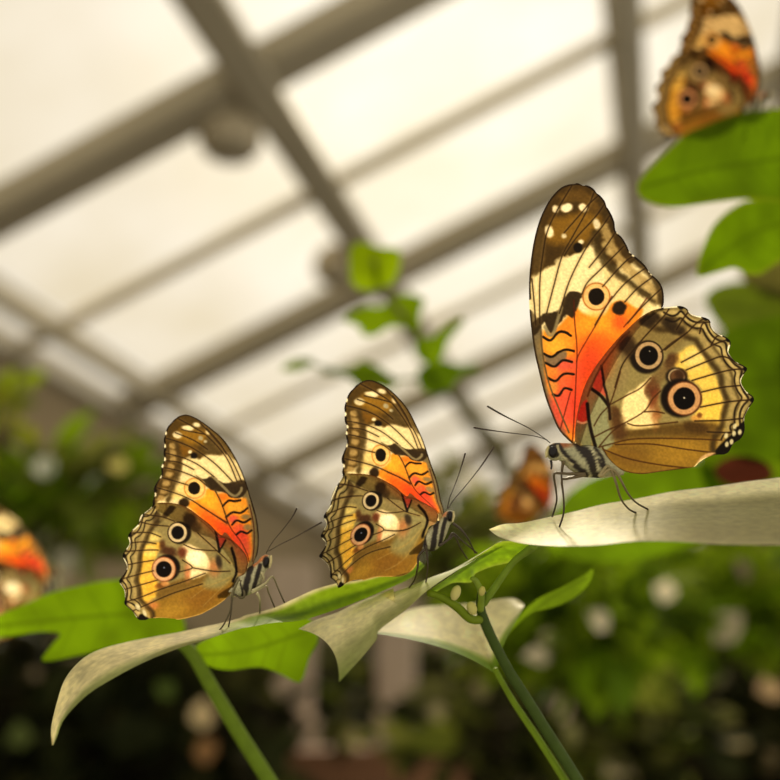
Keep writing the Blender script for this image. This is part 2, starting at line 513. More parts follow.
    q = C((360, 538))[0]
    c.ell((q[0] - 4.2, q[1] - 0.6), 19.5, 19.5, (30, 20, 12), 2.0, 0.97)
    c.ell((q[0] + 0.4, q[1]), 17.6, 17.4, (96, 56, 28), 0.8)
    c.ell(q, 16.0, 16.0, (200, 150, 98), 0.8)
    c.ell(q, 11.0, 11.2, (20, 13, 9), 0.8, 1, 0, 0.2)
    c.ell((q[0], q[1] - 0.6), 0.9, 0.9, (210, 200, 180), 0.6)
    c.ell(C((420, 640))[0], 5, 3, (210, 150, 70), 1.5, 0.8); c.ell(C((440, 625))[0], 2.5, 2.5, (110, 60, 24), 1.5, 0.8)
    # submarginal band and margin cells by distance from the outer edge
    edge = C((245, 68), (290, 62), (340, 58), (375, 72), (390, 95), (420, 108), (470, 118), (495, 135), (500, 165), (530, 200), (570, 215), (600, 240), (598, 270), (590, 300), (625, 345), (665, 365), (687, 385), (665, 420), (655, 455), (680, 500), (715, 525), (722, 550), (695, 590), (672, 640), (675, 690), (668, 725), (640, 755)) + V2((645, 410), (628, 428), (605, 430))
    sm = C((250, 70), (340, 70), (420, 115), (490, 145), (540, 215), (590, 280), (650, 370), (670, 460), (700, 545), (675, 640), (660, 720), (620, 790))
    ds = seg_dist(P, catmull(sm, 6)); de = seg_dist(P, catmull(edge, 4))
    wob = vnoise(P, 7, 5) * 1.2
    c.band(ds + wob, 21.5, 5.5, (74, 56, 26), 2.6, 0.92)
    c.band(ds + wob, 15, 4.5, (182, 156, 94), 2.4, 0.7)
    c.band(ds + wob, 10.5, 2.5, (84, 62, 30), 1.6, 0.6)
    c.band(ds + wob, 5.5, 6, (204, 180, 116), 1.6, 0.75)
    for q, rx, ry, an in (((165, 128), 9, 6, 30), ((205, 122), 6, 6, 0), ((298, 158), 6, 9, -40), ((262, 138), 5, 5, 0), ((345, 185), 5, 6, -40), ((230, 70), 5, 3, 0)):
        c.ell(C(q)[0], rx, ry, (54, 40, 22), 2.6, 0.85, an, 0.8)
    # scalloped dark lines
    tips = C((250, 66), (345, 60), (475, 120), (592, 232), (682, 383), (718, 545), (672, 700)) + V2((668, 388), (632, 426))
    for k, off in ((0, 4.8), (1, 11.5)):
        pts = []
        ctr = np.array(C((330, 480))[0])
        for a, b in zip(tips[:-1], tips[1:]):
            a = np.array(a); b = np.array(b)
            for t in (0.0, 0.25, 0.5, 0.75):
                p = a + (b - a) * t
                n = (ctr - p) / np.linalg.norm(ctr - p)
                pts.append(tuple(p + n * (off + (4.0 if k == 0 else 3.0) * math.sin(math.pi * t))))
        c.line(pts, (38, 26, 13), 2.1 - 0.4 * k, 0.8, 0.95)
    # veins
    for ln in (((240, 295), (300, 245), (370, 200), (420, 150), (470, 118)), ((345, 350), (440, 300), (520, 255), (590, 230)), ((370, 390), (480, 345), (560, 320), (630, 350)), ((400, 445), (500, 415), (600, 390), (684, 384)), ((450, 505), (560, 480), (660, 470)), ((445, 583), (560, 560), (640, 550), (715, 545)), ((415, 655), (560, 652), (675, 640)), ((480, 712), (560, 715), (668, 718)), ((0, 480), (40, 360), (110, 270), (165, 205), (250, 115), (285, 66)), ((260, 285), (330, 230), (375, 195)), ((320, 180), (350, 130), (380, 90)), ((440, 200), (455, 150), (495, 140)), ((500, 260), (530, 215), (565, 215))):
        c.line(C(*ln), (150, 118, 62), 3.4, 2.2, 0.32)
        c.line(C(*ln), VEIN, 1.45, 0.5, 0.92)
    for ln in (((120, 352), (200, 310), (285, 275), (385, 215), (430, 150), (470, 110)), ((385, 218), (440, 216), (490, 225)), ((300, 278), (350, 290), (440, 284), (560, 270)), ((200, 185), (300, 130), (365, 95), (420, 40)), ((125, 290), (160, 230), (205, 180), (235, 100), (262, 10)), ((150, 402), (230, 380), (320, 360), (450, 355), (620, 358), (790, 365)), ((235, 388), (420, 385), (600, 412), (745, 430)), ((180, 415), (300, 460), (460, 492), (630, 512)), ((150, 400), (210, 330), (260, 290))):
        c.line(D(*ln), (78, 46, 16), 1.4, 0.5, 0.9)
    # black lines at the base
    c.line(B((372, 462), (420, 498), (460, 550)), BLK, 3.2, 0.8)
    c.line(B((424, 345), (438, 440), (458, 530), (468, 620)), (50, 30, 16), 2.6, 0.8, 1, 0.3)
    c.line(B((350, 540), (358, 620), (372, 690), (392, 760)), BLK, 3.4, 0.8)
    c.line(B((352, 500), (375, 440), (420, 350), (500, 240), (570, 165)), (104, 74, 38), 1.8, 0.8)
    c.line(B((300, 580), (330, 470), (375, 380), (440, 285), (520, 190), (580, 130), (650, 72)), (150, 112, 62), 2.6, 1.0, 0.9)
    # outer rim, tips, white nicks
    c.band(de, 0.3, 1.8, (36, 26, 14), 0.5)
    for q in tips[1:7]:
        c.ell(q, 3.0, 2.8, (24, 17, 10), 0.9, 1, 0, 0.3)
    for ln in (((385, 84), (402, 102), (445, 115)), ((500, 150), (512, 180), (555, 212)), ((594, 262), (592, 300), (640, 352)), ((668, 418), (655, 452), (688, 508)), ((700, 588), (676, 640), (676, 668)), ((255, 66), (290, 63), (320, 61))):
        c.line(C(*ln), (252, 240, 204), 1.7, 0.5)
    c.poly(V2((600, 425), (612, 405), (640, 380), (676, 340), (690, 350), (672, 385), (650, 412), (628, 434)), (28, 20, 12), 1.0)
    for q in ((652, 372), (630, 378), (668, 368), (632, 402), (654, 352), (645, 395)):
        c.ell(V2(q)[0], 1.9, 2.8, (216, 204, 160), 0.8, 0.9, 10)
    c.poly(D((655, 495), (680, 455), (720, 432), (755, 432), (720, 450), (690, 470)), (214, 172, 116), 1.0)
    c.line(D((170, 405), (195, 455), (240, 505), (300, 532), (380, 541), (470, 530), (560, 517), (640, 509)), (84, 52, 18), 1.8, 0.6)
    c.line(D((648, 503), (690, 466), (760, 446)), (250, 226, 160), 1.2, 0.4)
    c.grain(0.06, 1.6, 19)
    return c.linear(1.22, 1.05)


# ------------------------------------------------------------------ the small butterflies (wings laid out once)
Fq = crop(140, 405, 6.5); G = crop(110, 500, 6.5); H = crop(200, 500, 6.5)
SMALL_FORE = Fq((300, 62), (260, 70), (222, 95), (205, 115), (185, 135), (172, 160), (165, 185), (158, 210), (155, 235), (160, 262), (155, 290), (153, 320), (158, 345), (155, 365), (140, 400), (138, 425), (140, 450), (128, 475), (108, 505), (92, 535), (90, 560), (98, 580), (88, 610), (82, 635), (88, 655), (110, 660)) + G((330, 60), (560, 190)) + H((100, 240), (200, 360), (250, 450), (335, 455), (352, 400), (375, 345), (383, 250), (376, 160), (362, 90), (345, 30)) + Fq((720, 600), (690, 500), (650, 400), (590, 290), (530, 210), (460, 150), (400, 105), (345, 75))
SMALL_HIND = G((290, 22), (350, 17), (420, 22), (500, 48), (580, 105), (650, 160), (720, 228)) + H((165, 210), (215, 265), (262, 310), (300, 360), (312, 410), (305, 450), (285, 485), (250, 500), (235, 530), (212, 590), (170, 640), (110, 685), (40, 725), (0, 745)) + G((500, 768), (440, 778), (420, 772), (330, 765), (290, 768)) + [(149, 618.5), (146, 620), (140, 620)] + G((178, 770), (150, 728), (112, 694), (92, 672), (98, 640), (96, 600), (85, 570), (60, 533), (64, 515), (95, 475), (112, 440), (104, 410), (82, 366), (92, 338), (120, 300), (128, 275), (118, 240), (122, 220), (150, 190), (180, 160), (192, 130), (196, 108), (215, 90), (262, 55))


def small_forewing(P, out):
    c = Canvas(P, (238, 216, 158))
    c.poly(Fq((120, 0), (400, 40), (560, 220), (620, 310), (560, 305), (520, 322), (440, 322), (390, 345), (330, 340), (280, 355), (245, 420), (215, 520), (160, 600), (60, 620), (60, 300)), (92, 68, 24), 1.8, 1, 1)
    c.poly(Fq((270, 155), (330, 165), (400, 160), (440, 205), (425, 245), (340, 262), (270, 235), (225, 215)), (158, 114, 26), 4, 0.95, 0.8)
    c.poly(Fq((240, 250), (310, 265), (370, 290), (320, 320), (270, 340), (240, 300)), (134, 92, 22), 3, 0.9, 0.8)
    c.poly(Fq((440, 200), (500, 230), (550, 290), (520, 315), (440, 320), (410, 280)), (96, 76, 38), 2.5, 0.9, 0.8)
    c.poly(Fq((400, 110), (470, 160), (560, 260), (620, 340), (600, 350), (520, 260), (440, 170)), (110, 88, 44), 1.5, 0.8)
    # margin columns
    for q in ((215, 265), (213, 310), (214, 352), (200, 400), (186, 450), (168, 510), (150, 560), (130, 605)):
        c.ell(Fq(q)[0], 4.6, 3.0, (182, 150, 88), 1.4, 0.95, 0, 0.5)
    for q in ((185, 300), (176, 395), (140, 490), (118, 560)):
        c.ell(Fq(q)[0], 2.2, 3.4, (150, 120, 66), 1.4, 0.8, 0, 0.5)
    c.line(Fq((235, 250), (255, 310), (258, 370), (248, 430), (230, 500), (205, 570), (180, 620)), (82, 62, 26), 5.2, 2.2, 0.9, 1)
    c.line(Fq((195, 170), (183, 260), (182, 350), (160, 430), (130, 520), (108, 600)), (84, 64, 28), 2.8, 1.2, 0.9, 0.6)
    # yellow lower border
    c.poly(Fq((250, 510), (300, 500), (330, 560), (300, 610), (240, 615), (205, 600), (225, 550)), (236, 204, 120), 2.5, 0.8)
    for (q, rx, ry, an, v) in (((312, 150), 6.2, 2.9, 5, 250), ((368, 128), 3.8, 2.2, 15, 240), ((244, 196), 4.6, 3.4, 10, 228), ((440, 180), 2.6, 1.6, 40, 252), ((325, 306), 1.9, 1.9, 0, 236), ((395, 215), 2.6, 2.0, 0, 180), ((425, 235), 1.6, 1.4, 0, 190)):
        c.ell(Fq(q)[0], rx, ry, (v, v * 0.93, v * 0.74), 0.9, 0.95, an, 0.4)
    c.ell(Fq((352, 330))[0], 3.2, 3.0, BLK, 0.8, 1, 0, 0.3)
    # costal strip
    c.poly(Fq((640, 500), (690, 500), (720, 600), (750, 700)) + H((345, 30), (375, 130), (385, 250), (376, 345), (350, 410), (335, 455), (310, 440), (330, 300), (322, 160), (300, 60)), (132, 114, 74), 1.2)
    # orange
    c.poly(Fq((300, 640), (340, 620), (420, 600), (430, 550), (470, 545), (510, 575), (560, 575), (640, 605), (690, 610), (705, 700)) + H((318, 60), (335, 160), (338, 240), (340, 330), (322, 395), (290, 400), (235, 330), (120, 220), (0, 110), (-60, 60)), (246, 152, 30), 1.8)
    c.ell(Fq((450, 620))[0], 9, 8, (248, 176, 40), 5, 0.8)
    c.ell(Fq((625, 665))[0], 9, 5, (238, 170, 46), 3, 0.9)
    c.ell(Fq((540, 595))[0], 5, 4, (240, 120, 24), 2.5, 0.8)
    c.ell(H((80, 140))[0], 16, 7, (244, 100, 20), 5, 0.9, 40)
    c.ell(H((180, 210))[0], 13, 7, (240, 74, 24), 5, 0.9, 45)
    c.ell(H((215, 125))[0], 5, 4, (236, 92, 70), 2.4, 0.9)
    c.ell(H((265, 250))[0], 8, 10, (238, 74, 44), 4, 0.95)
    c.ell(H((290, 320))[0], 6, 10, (226, 88, 56), 4, 0.9)
    c.ell(H((250, 178))[0], 6, 4, (238, 90, 54), 2.4, 0.8)
    c.ell(H((300, 110))[0], 4.5, 2.6, (140, 118, 76), 1.4, 0.9); c.ell(H((310, 178))[0], 4.2, 3, (150, 124, 80), 1.6, 0.9)
    # dark bar + hook
    c.poly(Fq((365, 462), (420, 480), (465, 462), (540, 505), (620, 495), (690, 497), (702, 540), (660, 600), (600, 605), (550, 572), (490, 560), (440, 535), (410, 495)), (66, 50, 28), 1.0, 1, 0.6)
    c.line(Fq((470, 462), (540, 530), (590, 580), (625, 590), (655, 560), (660, 540)), (154, 138, 98), 2.6, 0.8, 0.9)
    for ln in (((148, 40), (185, 6), (225, 8), (262, 2)), ((172, 110), (215, 80), (265, 84), (308, 52)), ((210, 160), (240, 134), (285, 146), (328, 122)), ((235, 226), (268, 205), (305, 216), (335, 196))):
        c.line(H(*ln), BLK, 2.2, 0.5, 1, 0.2)
    q = Fq((355, 541))[0]
    c.ell(q, 10.6, 10.4, (240, 196, 112), 1.2, 0.95)
    c.ell(q, 10.2, 10.0, (206, 128, 44), 0.6, 0.8, ring=1.2)
    c.ell((q[0] - 0.4, q[1]), 6.1, 6.2, BLK, 0.6, 1, 0, 0.2)
    c.ell(Fq((285, 636))[0], 5.6, 4.8, (60, 42, 22), 1.3, 1, 0, 0.6)
    for ln in (((600, 495), (480, 375), (350, 285), (250, 240), (165, 215)), ((632, 500), (560, 340), (440, 205), (340, 140), (250, 90)), ((662, 500), (590, 350), (490, 225), (390, 115)), ((480, 465), (380, 390), (285, 345), (165, 312)), ((430, 522), (370, 475), (260, 430), (150, 405)), ((565, 770), (430, 680), (320, 610), (220, 570), (100, 535)), ((490, 560), (530, 640), (572, 765)), ((350, 420), (250, 372), (160, 362)), ((310, 520), (200, 487), (130, 470)), ((270, 160), (420, 190)), ((230, 180), (350, 230), (440, 290)), ((430, 150), (520, 250), (560, 320))):
        c.line(Fq(*ln), (150, 118, 62), 3.4, 2.2, 0.32)
        c.line(Fq(*ln), VEIN, 1.1, 0.45, 0.9)
    for ln in (((165, 110), (205, 190), (265, 270), (305, 350), (318, 400)), ((0, 40), (100, 100), (185, 150)), ((322, 30), (348, 160), (352, 280), (342, 400))):
        c.line(H(*ln), (92, 34, 14), 1.0, 0.45, 0.85)
    c.line(Fq((222, 95), (260, 70), (300, 62), (345, 75), (400, 105), (460, 150), (530, 210), (590, 290), (650, 400), (690, 500), (720, 600), (745, 690)), (42, 28, 14), 2.2, 0.7)
    c.line(H((345, 30), (370, 130), (383, 250), (375, 345), (340, 450)), (50, 36, 20), 2.4, 0.8)
    ed = Fq((222, 95), (185, 135), (165, 185), (155, 235), (155, 290), (158, 345), (140, 400), (140, 450), (108, 505), (92, 550), (88, 610), (88, 655))
    de = seg_dist(P, catmull(ed, 5))
    c.band(de, 0.4, 1.8, (38, 27, 14), 0.5)
    for q in ((155, 238), (158, 290), (152, 330), (138, 410), (135, 440), (96, 525), (100, 555), (84, 640)):
        c.ell(Fq(q)[0], 2.0, 2.2, (34, 24, 12), 0.7)
    for q in ((166, 182), (160, 266), (160, 352), (132, 464), (98, 582), (145, 395)):
        c.ell(Fq(q)[0], 1.3, 2.0, (252, 238, 196), 0.6)
    c.grain(0.06, 1.6, 29)
    return c.linear(1.22, 1.05)


def small_hindwing(P, out):
    c = Canvas(P, (152, 136, 84))
    c.poly(G((380, 20), (500, 50), (600, 130), (700, 240), (720, 330), (640, 330), (560, 270), (520, 180), (430, 120)), (146, 130, 84), 4, 0.8)
    c.poly(G((240, 290), (320, 275), (345, 300), (310, 340), (282, 420), (285, 500), (310, 550), (300, 620), (230, 680), (195, 600), (185, 500), (195, 390), (222, 320)), (238, 188, 66), 2, 1, 0.7)
    c.ell(G((285, 240))[0], 7, 4.4, (234, 208, 116), 2.2, 0.9)
    c.ell(G((260, 330))[0], 7, 6, (244, 212, 110), 3, 0.8)
    c.ell(G((270, 560))[0], 6, 9, (240, 180, 52), 3, 0.8)
    c.poly(G((240, 690), (330, 640), (520, 560), (700, 505), (790, 480), (800, 600), (690, 705), (560, 760), (430, 795), (270, 780)), (152, 114, 36), 2.5)
    c.ell(G((600, 640))[0], 22, 10, (142, 98, 32), 7, 0.8, -25)
    c.ell(G((400, 720))[0], 16, 7, (176, 136, 44), 5, 0.8, -15)
    c.poly(G((300, 610), (340, 560), (440, 520), (560, 490), (700, 480), (600, 540), (460, 590), (330, 650)), (126, 94, 34), 2.5, 0.9)
    c.ell(G((275, 685))[0], 6, 4, (216, 134, 70), 3, 0.8)
    # dark smudges
    c.poly(G((385, 40), (430, 50), (395, 90), (360, 118), (340, 100)), (58, 44, 24), 1.2, 0.95, 0.5)
    c.ell(G((300, 120))[0], 3.4, 8, (64, 48, 26), 1.6, 0.9, 10, 0.6)
    c.ell(G((520, 130))[0], 6.5, 8, (60, 44, 24), 2.2, 0.95, -30, 0.8)
    c.ell(G((560, 180))[0], 5, 5, (86, 66, 40), 2.4, 0.8)
    # base
    c.poly(H((120, 330), (165, 275), (205, 310), (228, 390), (232, 470), (215, 510), (130, 575), (20, 560), (60, 470), (90, 380)), (150, 142, 92), 4.0, 0.85)
    c.poly(H((235, 300), (300, 365), (312, 415), (300, 455), (280, 488), (250, 498), (236, 420), (225, 340)), (176, 138, 86), 1.2)
    c.poly(H((110, 205), (165, 255), (150, 285), (128, 320), (112, 260)), (194, 92, 72), 0.9)
    # cream patch
    c.poly(G((468, 300), (520, 288), (590, 325), (640, 380), (650, 430), (620, 480), (530, 515), (512, 470), (498, 420), (490, 360)), (246, 222, 168), 1.4, 1, 0.7)
    c.ell(G((560, 370))[0], 8, 7, (255, 242, 206), 4, 0.8)
    c.ell(G((678, 440))[0], 5.5, 8, (202, 124, 70), 4.5, 0.75)
    c.ell(G((708, 400))[0], 3, 7, (62, 50, 36), 1.6, 0.9, -10)
    c.ell(G((505, 470))[0], 3, 8, (214, 130, 80), 2.2, 0.8)
    c.ell(G((468, 340))[0], 4.4, 5.6, (118, 56, 30), 2.4, 0.9, 0, 0.9)
    c.ell(G((380, 338))[0], 8, 4.4, (84, 48, 26), 2.4, 0.9, 15, 1.0)
    c.ell(G((340, 290))[0], 3, 4.5, (96, 60, 30), 1.8, 0.9)
    c.ell(G((330, 555))[0], 5.5, 3.0, (128, 74, 26), 1.4, 0.85, -15)
    c.ell(G((360, 545))[0], 4, 2.2, (228, 160, 90), 1.2, 0.8)
    q = G((440, 212))[0]
    c.ell((q[0] + 2.0, q[1] + 0.2), 11.6, 11.2, (36, 26, 15), 1.2, 0.95)
    c.ell(q, 9.4, 9.8, (206, 184, 142), 0.7)
    c.ell(q, 9.8, 10.2, (52, 36, 18), 0.5, 0.9, ring=1.1)
    c.ell(q, 6.3, 6.7, (24, 17, 12), 0.6)
    q = G((350, 450))[0]
    c.ell((q[0] + 3.2, q[1] - 1.4), 13.2, 13.2, (30, 20, 12), 1.4, 0.97)
    c.ell(q, 12.2, 12.6, (150, 84, 44), 0.7)
    c.ell(q, 11.2, 11.6, (216, 166, 120), 0.7)
    c.ell(q, 7.9, 8.1, (22, 15, 11), 0.7)
    c.ell((q[0] + 0.3, q[1] - 1.6), 0.7, 0.7, (150, 160, 190), 0.6)
    # margin
    edge = G((290, 22), (262, 55), (215, 90), (196, 108), (192, 130), (180, 160), (150, 190), (122, 220), (118, 240), (128, 275), (120, 300), (92, 338), (82, 366), (104, 410), (112, 440), (95, 475), (64, 515), (60, 533), (85, 570), (96, 600), (98, 640), (92, 672), (112, 694), (150, 728), (178, 770))
    de = seg_dist(P, catmull(edge, 4))
    sm = G((290, 40), (210, 110), (160, 200), (128, 270), (105, 360), (100, 440), (80, 530), (100, 600), (110, 680), (190, 770))
    ds = seg_dist(P, catmull(sm, 6)); wob = vnoise(P, 6, 6) * 1.2
    c.band(ds + wob, 12.0, 1.6, (84, 62, 30), 1.2, 0.5)
    lowmask = np.clip((P[:, 1] - 516) / 8, 0, 1) * np.clip((622 - P[:, 1]) / 3, 0, 1)
    c.band(ds + wob, 14.5, 3.8, (74, 56, 26), 1.9, 0.92, lowmask)
    c.band(ds + wob, 9.5, 3.4, (186, 160, 98), 1.6, 0.75, lowmask)
    c.band(ds + wob, 3.0, 3.2, (206, 182, 120), 1.0, 0.75)
    tips = G((288, 24), (205, 95), (122, 225), (84, 362), (62, 525), (92, 668), (185, 770))
    ctr = np.array(G((420, 430))[0])
    for k, off in ((0, 3.0), (1, 7.6)):
        pts = []
        for a, b in zip(tips[:-1], tips[1:]):
            a = np.array(a); b = np.array(b)
            for t in (0.0, 0.25, 0.5, 0.75):
                p = a + (b - a) * t; n = (ctr - p) / np.linalg.norm(ctr - p)
                pts.append(tuple(p + n * (off + 3.0 * math.sin(math.pi * t))))
        c.line(pts, (40, 28, 14), 1.5 - 0.3 * k, 0.6, 0.95)
    for ln in (((95, 335), (230, 326), (312, 325)), ((120, 420), (200, 405), (282, 392)), ((72, 515), (180, 485), (282, 460)), ((100, 580), (200, 552), (310, 520)), ((110, 660), (200, 632), (330, 580), (480, 530), (620, 475)), ((150, 720), (240, 680), (400, 610), (600, 545)), ((535, 440), (620, 455), (700, 465), (780, 462)), ((470, 390), (535, 440), (440, 470)), ((130, 215), (250, 212), (330, 240)), ((230, 95), (330, 108), (420, 138)), ((480, 290), (560, 320), (690, 330)), ((570, 215), (690, 325), (780, 410)), ((190, 140), (270, 160), (380, 170)), ((130, 280), (220, 272), (300, 285))):
        c.line(G(*ln), (150, 118, 62), 3.4, 2.2, 0.32)
        c.line(G(*ln), VEIN, 1.1, 0.45, 0.9)
    for ln in (((0, 560), (100, 540), (195, 500)), ((20, 690), (110, 600), (200, 515)), ((120, 350), (165, 385), (212, 412)), ((-60, 640), (40, 570), (190, 508))):
        c.line(H(*ln), (176, 148, 80), 0.7, 0.45, 0.55)
    c.line(H((100, 200), (114, 265), (126, 335)), BLK, 2.4, 0.6); c.line(H((125, 332), (145, 300), (166, 262)), BLK, 1.8, 0.6)
    c.line(H((206, 312), (226, 385), (236, 465), (216, 530)), BLK, 2.6, 0.7, 1, 0.3)
    c.line(G((330, 20), (420, 24), (500, 50), (580, 108), (650, 163), (720, 232)) + H((215, 268), (262, 312), (300, 362), (311, 412), (302, 455)), (130, 92, 48), 1.6, 0.6)
    c.line(G((500, 62), (580, 125), (650, 185), (700, 240)) + H((180, 245), (240, 310)), (116, 94, 54), 1.0, 0.5, 0.8)
    c.band(de, 0.3, 1.4, (36, 26, 14), 0.45)
    for q in tips[1:-1]:
        c.ell(q, 2.9, 2.7, (22, 15, 9), 0.8)
    for ln in (((210, 95), (190, 135)), ((185, 165), (150, 195)), ((122, 245), (128, 275), (110, 318)), ((88, 380), (106, 412), (110, 450)), ((66, 545), (92, 590), (96, 630)), ((110, 698), (150, 735), (170, 760)), ((270, 45), (225, 82))):
        c.line(G(*ln), (252, 240, 204), 1.2, 0.4)
    c.poly(G((180, 775), (200, 740), (245, 765), (275, 785), (230, 800), (190, 800)), (28, 20, 12), 0.9)
    c.ell(G((225, 735))[0], 1.6, 3.6, (214, 202, 160), 0.7, 0.95, -25); c.ell(G((180, 695))[0], 2.2, 3.4, (214, 202, 160), 0.7, 0.9, -30)
    c.line(G((285, 766), (360, 768), (430, 778)) + H((0, 742), (110, 683), (170, 638), (212, 588)), (216, 176, 96), 0.9, 0.4, 0.8)
    c.grain(0.06, 1.6, 39)
    return c.linear(1.22, 1.05)


# thin-plate warp: the wings laid out above -> the middle butterfly
I_ = crop(330, 375, 6.5); Jq = crop(310, 470, 6.5); K = crop(390, 440, 4.875)
PAIRS = [((252, 567), (442.3, 518))]
for a, b in ((Fq((300, 62)), I_((260, 32))), (Fq((185, 135)), I_((130, 110))), (Fq((158, 290)), I_((97, 280))), (Fq((140, 410)), I_((105, 390))), (Fq((92, 550)), I_((78, 560))), (Fq((85, 650)), I_((82, 650))), (Fq((460, 150)), I_((440, 140))), (Fq((590, 290)), I_((560, 325))), (Fq((690, 500)), I_((628, 490))), (H((370, 130)), K((233, 215))), (H((383, 250)), K((250, 300))), (Fq((352, 540)), I_((330, 518))), (Fq((540, 655)), I_((490, 595))), (H((125, 330)), Jq((630, 265))), (G((440, 212)), Jq((397, 200))), (G((350, 450)), Jq((332, 418))), (G((60, 525)), Jq((60, 560))), (G((82, 360)), Jq((70, 430))), (G((120, 225)), Jq((90, 300))), (G((190, 115)), Jq((130, 180))), (G((90, 665)), Jq((130, 690))), ([(147, 620)], [(343, 586)]), ([(200, 615)], [(380.8, 577)]), ([(232, 590)], [(417.7, 560.8)]), (H((225, 540)), Jq((745, 430))), (G((500, 50)), Jq((440, 50))), (G((350, 18)), Jq((290, 25))), (G((215, 90)), Jq((190, 80)))):
    PAIRS.append((a[0], b[0]))


def tps_fit(src, dst, lam=30.0):
    S = np.array(src, float); T = np.array(dst, float); n = len(S)
    r2 = ((S[:, None] - S[None]) ** 2).sum(-1)
    Kk = np.where(r2 > 0, 0.5 * r2 * np.log(np.maximum(r2, 1e-12)), 0) + lam * np.eye(n)
    Pm = np.hstack([np.ones((n, 1)), S])
    M = np.zeros((n + 3, n + 3)); M[:n, :n] = Kk; M[:n, n:] = Pm; M[n:, :n] = Pm.T
    w = np.linalg.solve(M, np.vstack([T, np.zeros((3, 2))]))

    def f(P):
        r2 = ((P[:, None] - S[None]) ** 2).sum(-1)
        U = np.where(r2 > 0, 0.5 * r2 * np.log(np.maximum(r2, 1e-12)), 0)
        return U @ w[:n] + np.hstack([np.ones((len(P), 1)), P]) @ w[n:]
    return f


WARP = tps_fit([p[0] for p in PAIRS], [p[1] for p in PAIRS])


def wing_depth(P, root, d0, tilt, amp):
    """a gently rippled, slightly tilted wing sheet"""
    r = P - np.asarray(root)
    rad = np.linalg.norm(r, axis=1); ang = np.arctan2(r[:, 1], r[:, 0])
    return d0 + tilt[0] * r[:, 0] + tilt[1] * r[:, 1] + amp * (0.00018 * np.sin(ang * 26) * np.clip(rad / 80, 0, 1) + 0.0012 * np.sin(np.clip(rad / 260, 0, 1.2) * 2.6))


def leg_mesh(root, pts, depths, rad, name='leg', col=(70, 56, 36), col2=None, mat=None):
    pts = catmull(pts, 5)
    dd = np.interp(np.linspace(0, 1, len(pts)), np.linspace(0, 1, len(depths)), depths)
    V, Fc = tube(W(pts[:, 0], pts[:, 1], dd), rad, 7)
    cc = np.linspace(0, 1, len(pts)).repeat(7)[:, None]
    colr = lin(col) * (1 - cc) + lin(col2 or col) * cc
    return mesh_obj(name, V, Fc, mat or MAT_LEG, root, colr)


def body_mesh(root, pts, depth, paint, squash=0.8):
    """head, thorax and abdomen as one lofted surface; pts = (x, y, radius) in the frame"""
    Pn = catmull([p[:2] for p in pts], 8); n = len(Pn)
    R = np.interp(np.linspace(0, 1, n), np.linspace(0, 1, len(pts)), [p[2] for p in pts])
    R = catmull(np.stack([np.linspace(0, 1, len(pts)), [p[2] for p in pts]], 1), 8)[:, 1]
    T = np.gradient(Pn, axis=0); T /= np.linalg.norm(T, axis=1)[:, None]
    Nn = np.stack([-T[:, 1], T[:, 0]], 1)
    sides = 40
    XY, DD, Fc = [], [], []
    k = depth / F
    for i in range(n):
        for j in range(sides):
            a = 2 * math.pi * j / sides
            h = 1.0
            XY.append(Pn[i] + Nn[i] * R[i] * math.cos(a) * h)
            DD.append(depth - squash * R[i] * math.sin(a) * k * h)
    for i in range(n - 1):
        for j in range(sides):
            j2 = (j + 1) % sides
            Fc.append((i * sides + j, i * sides + j2, (i + 1) * sides + j2, (i + 1) * sides + j))
    Fc.append(tuple(range(sides - 1, -1, -1))); Fc.append(tuple((n - 1) * sides + j for j in range(sides)))
    XY = np.array(XY); DD = np.array(DD)
    cv = Canvas(XY, (150, 146, 112))
    paint(cv)
    return mesh_obj('body', W(XY[:, 0], XY[:, 1], DD), Fc, MAT_BODY, root, cv.linear())


def blob(root, name, c, depth, rx, ry, rz, mat, colors=None, ang=0.0):
    V, Fc = [], []
    nu, nv = 16, 12
    a0 = math.radians(ang)
    for i in range(nv + 1):
        th = math.pi * i / nv
        for j in range(nu):
            ph = 2 * math.pi * j / nu
            x = rx * math.sin(th) * math.cos(ph); y = ry * math.cos(th); z = rz * math.sin(th) * math.sin(ph)
            V.append((c[0] + x * math.cos(a0) - y * math.sin(a0), c[1] + x * math.sin(a0) + y * math.cos(a0), depth + z * depth / F))
    for i in range(nv):
        for j in range(nu):
            j2 = (j + 1) % nu
            Fc.append((i * nu + j, i * nu + j2, (i + 1) * nu + j2, (i + 1) * nu + j))
    V = np.array(V)
    return mesh_obj(name, W(V[:, 0], V[:, 1], V[:, 2]), Fc, mat, root, None if colors is None else np.tile(lin(colors), (len(V), 1)))


# ------------------------------------------------------------------ leaves of the plant the butterflies stand on
LEAVES = {}


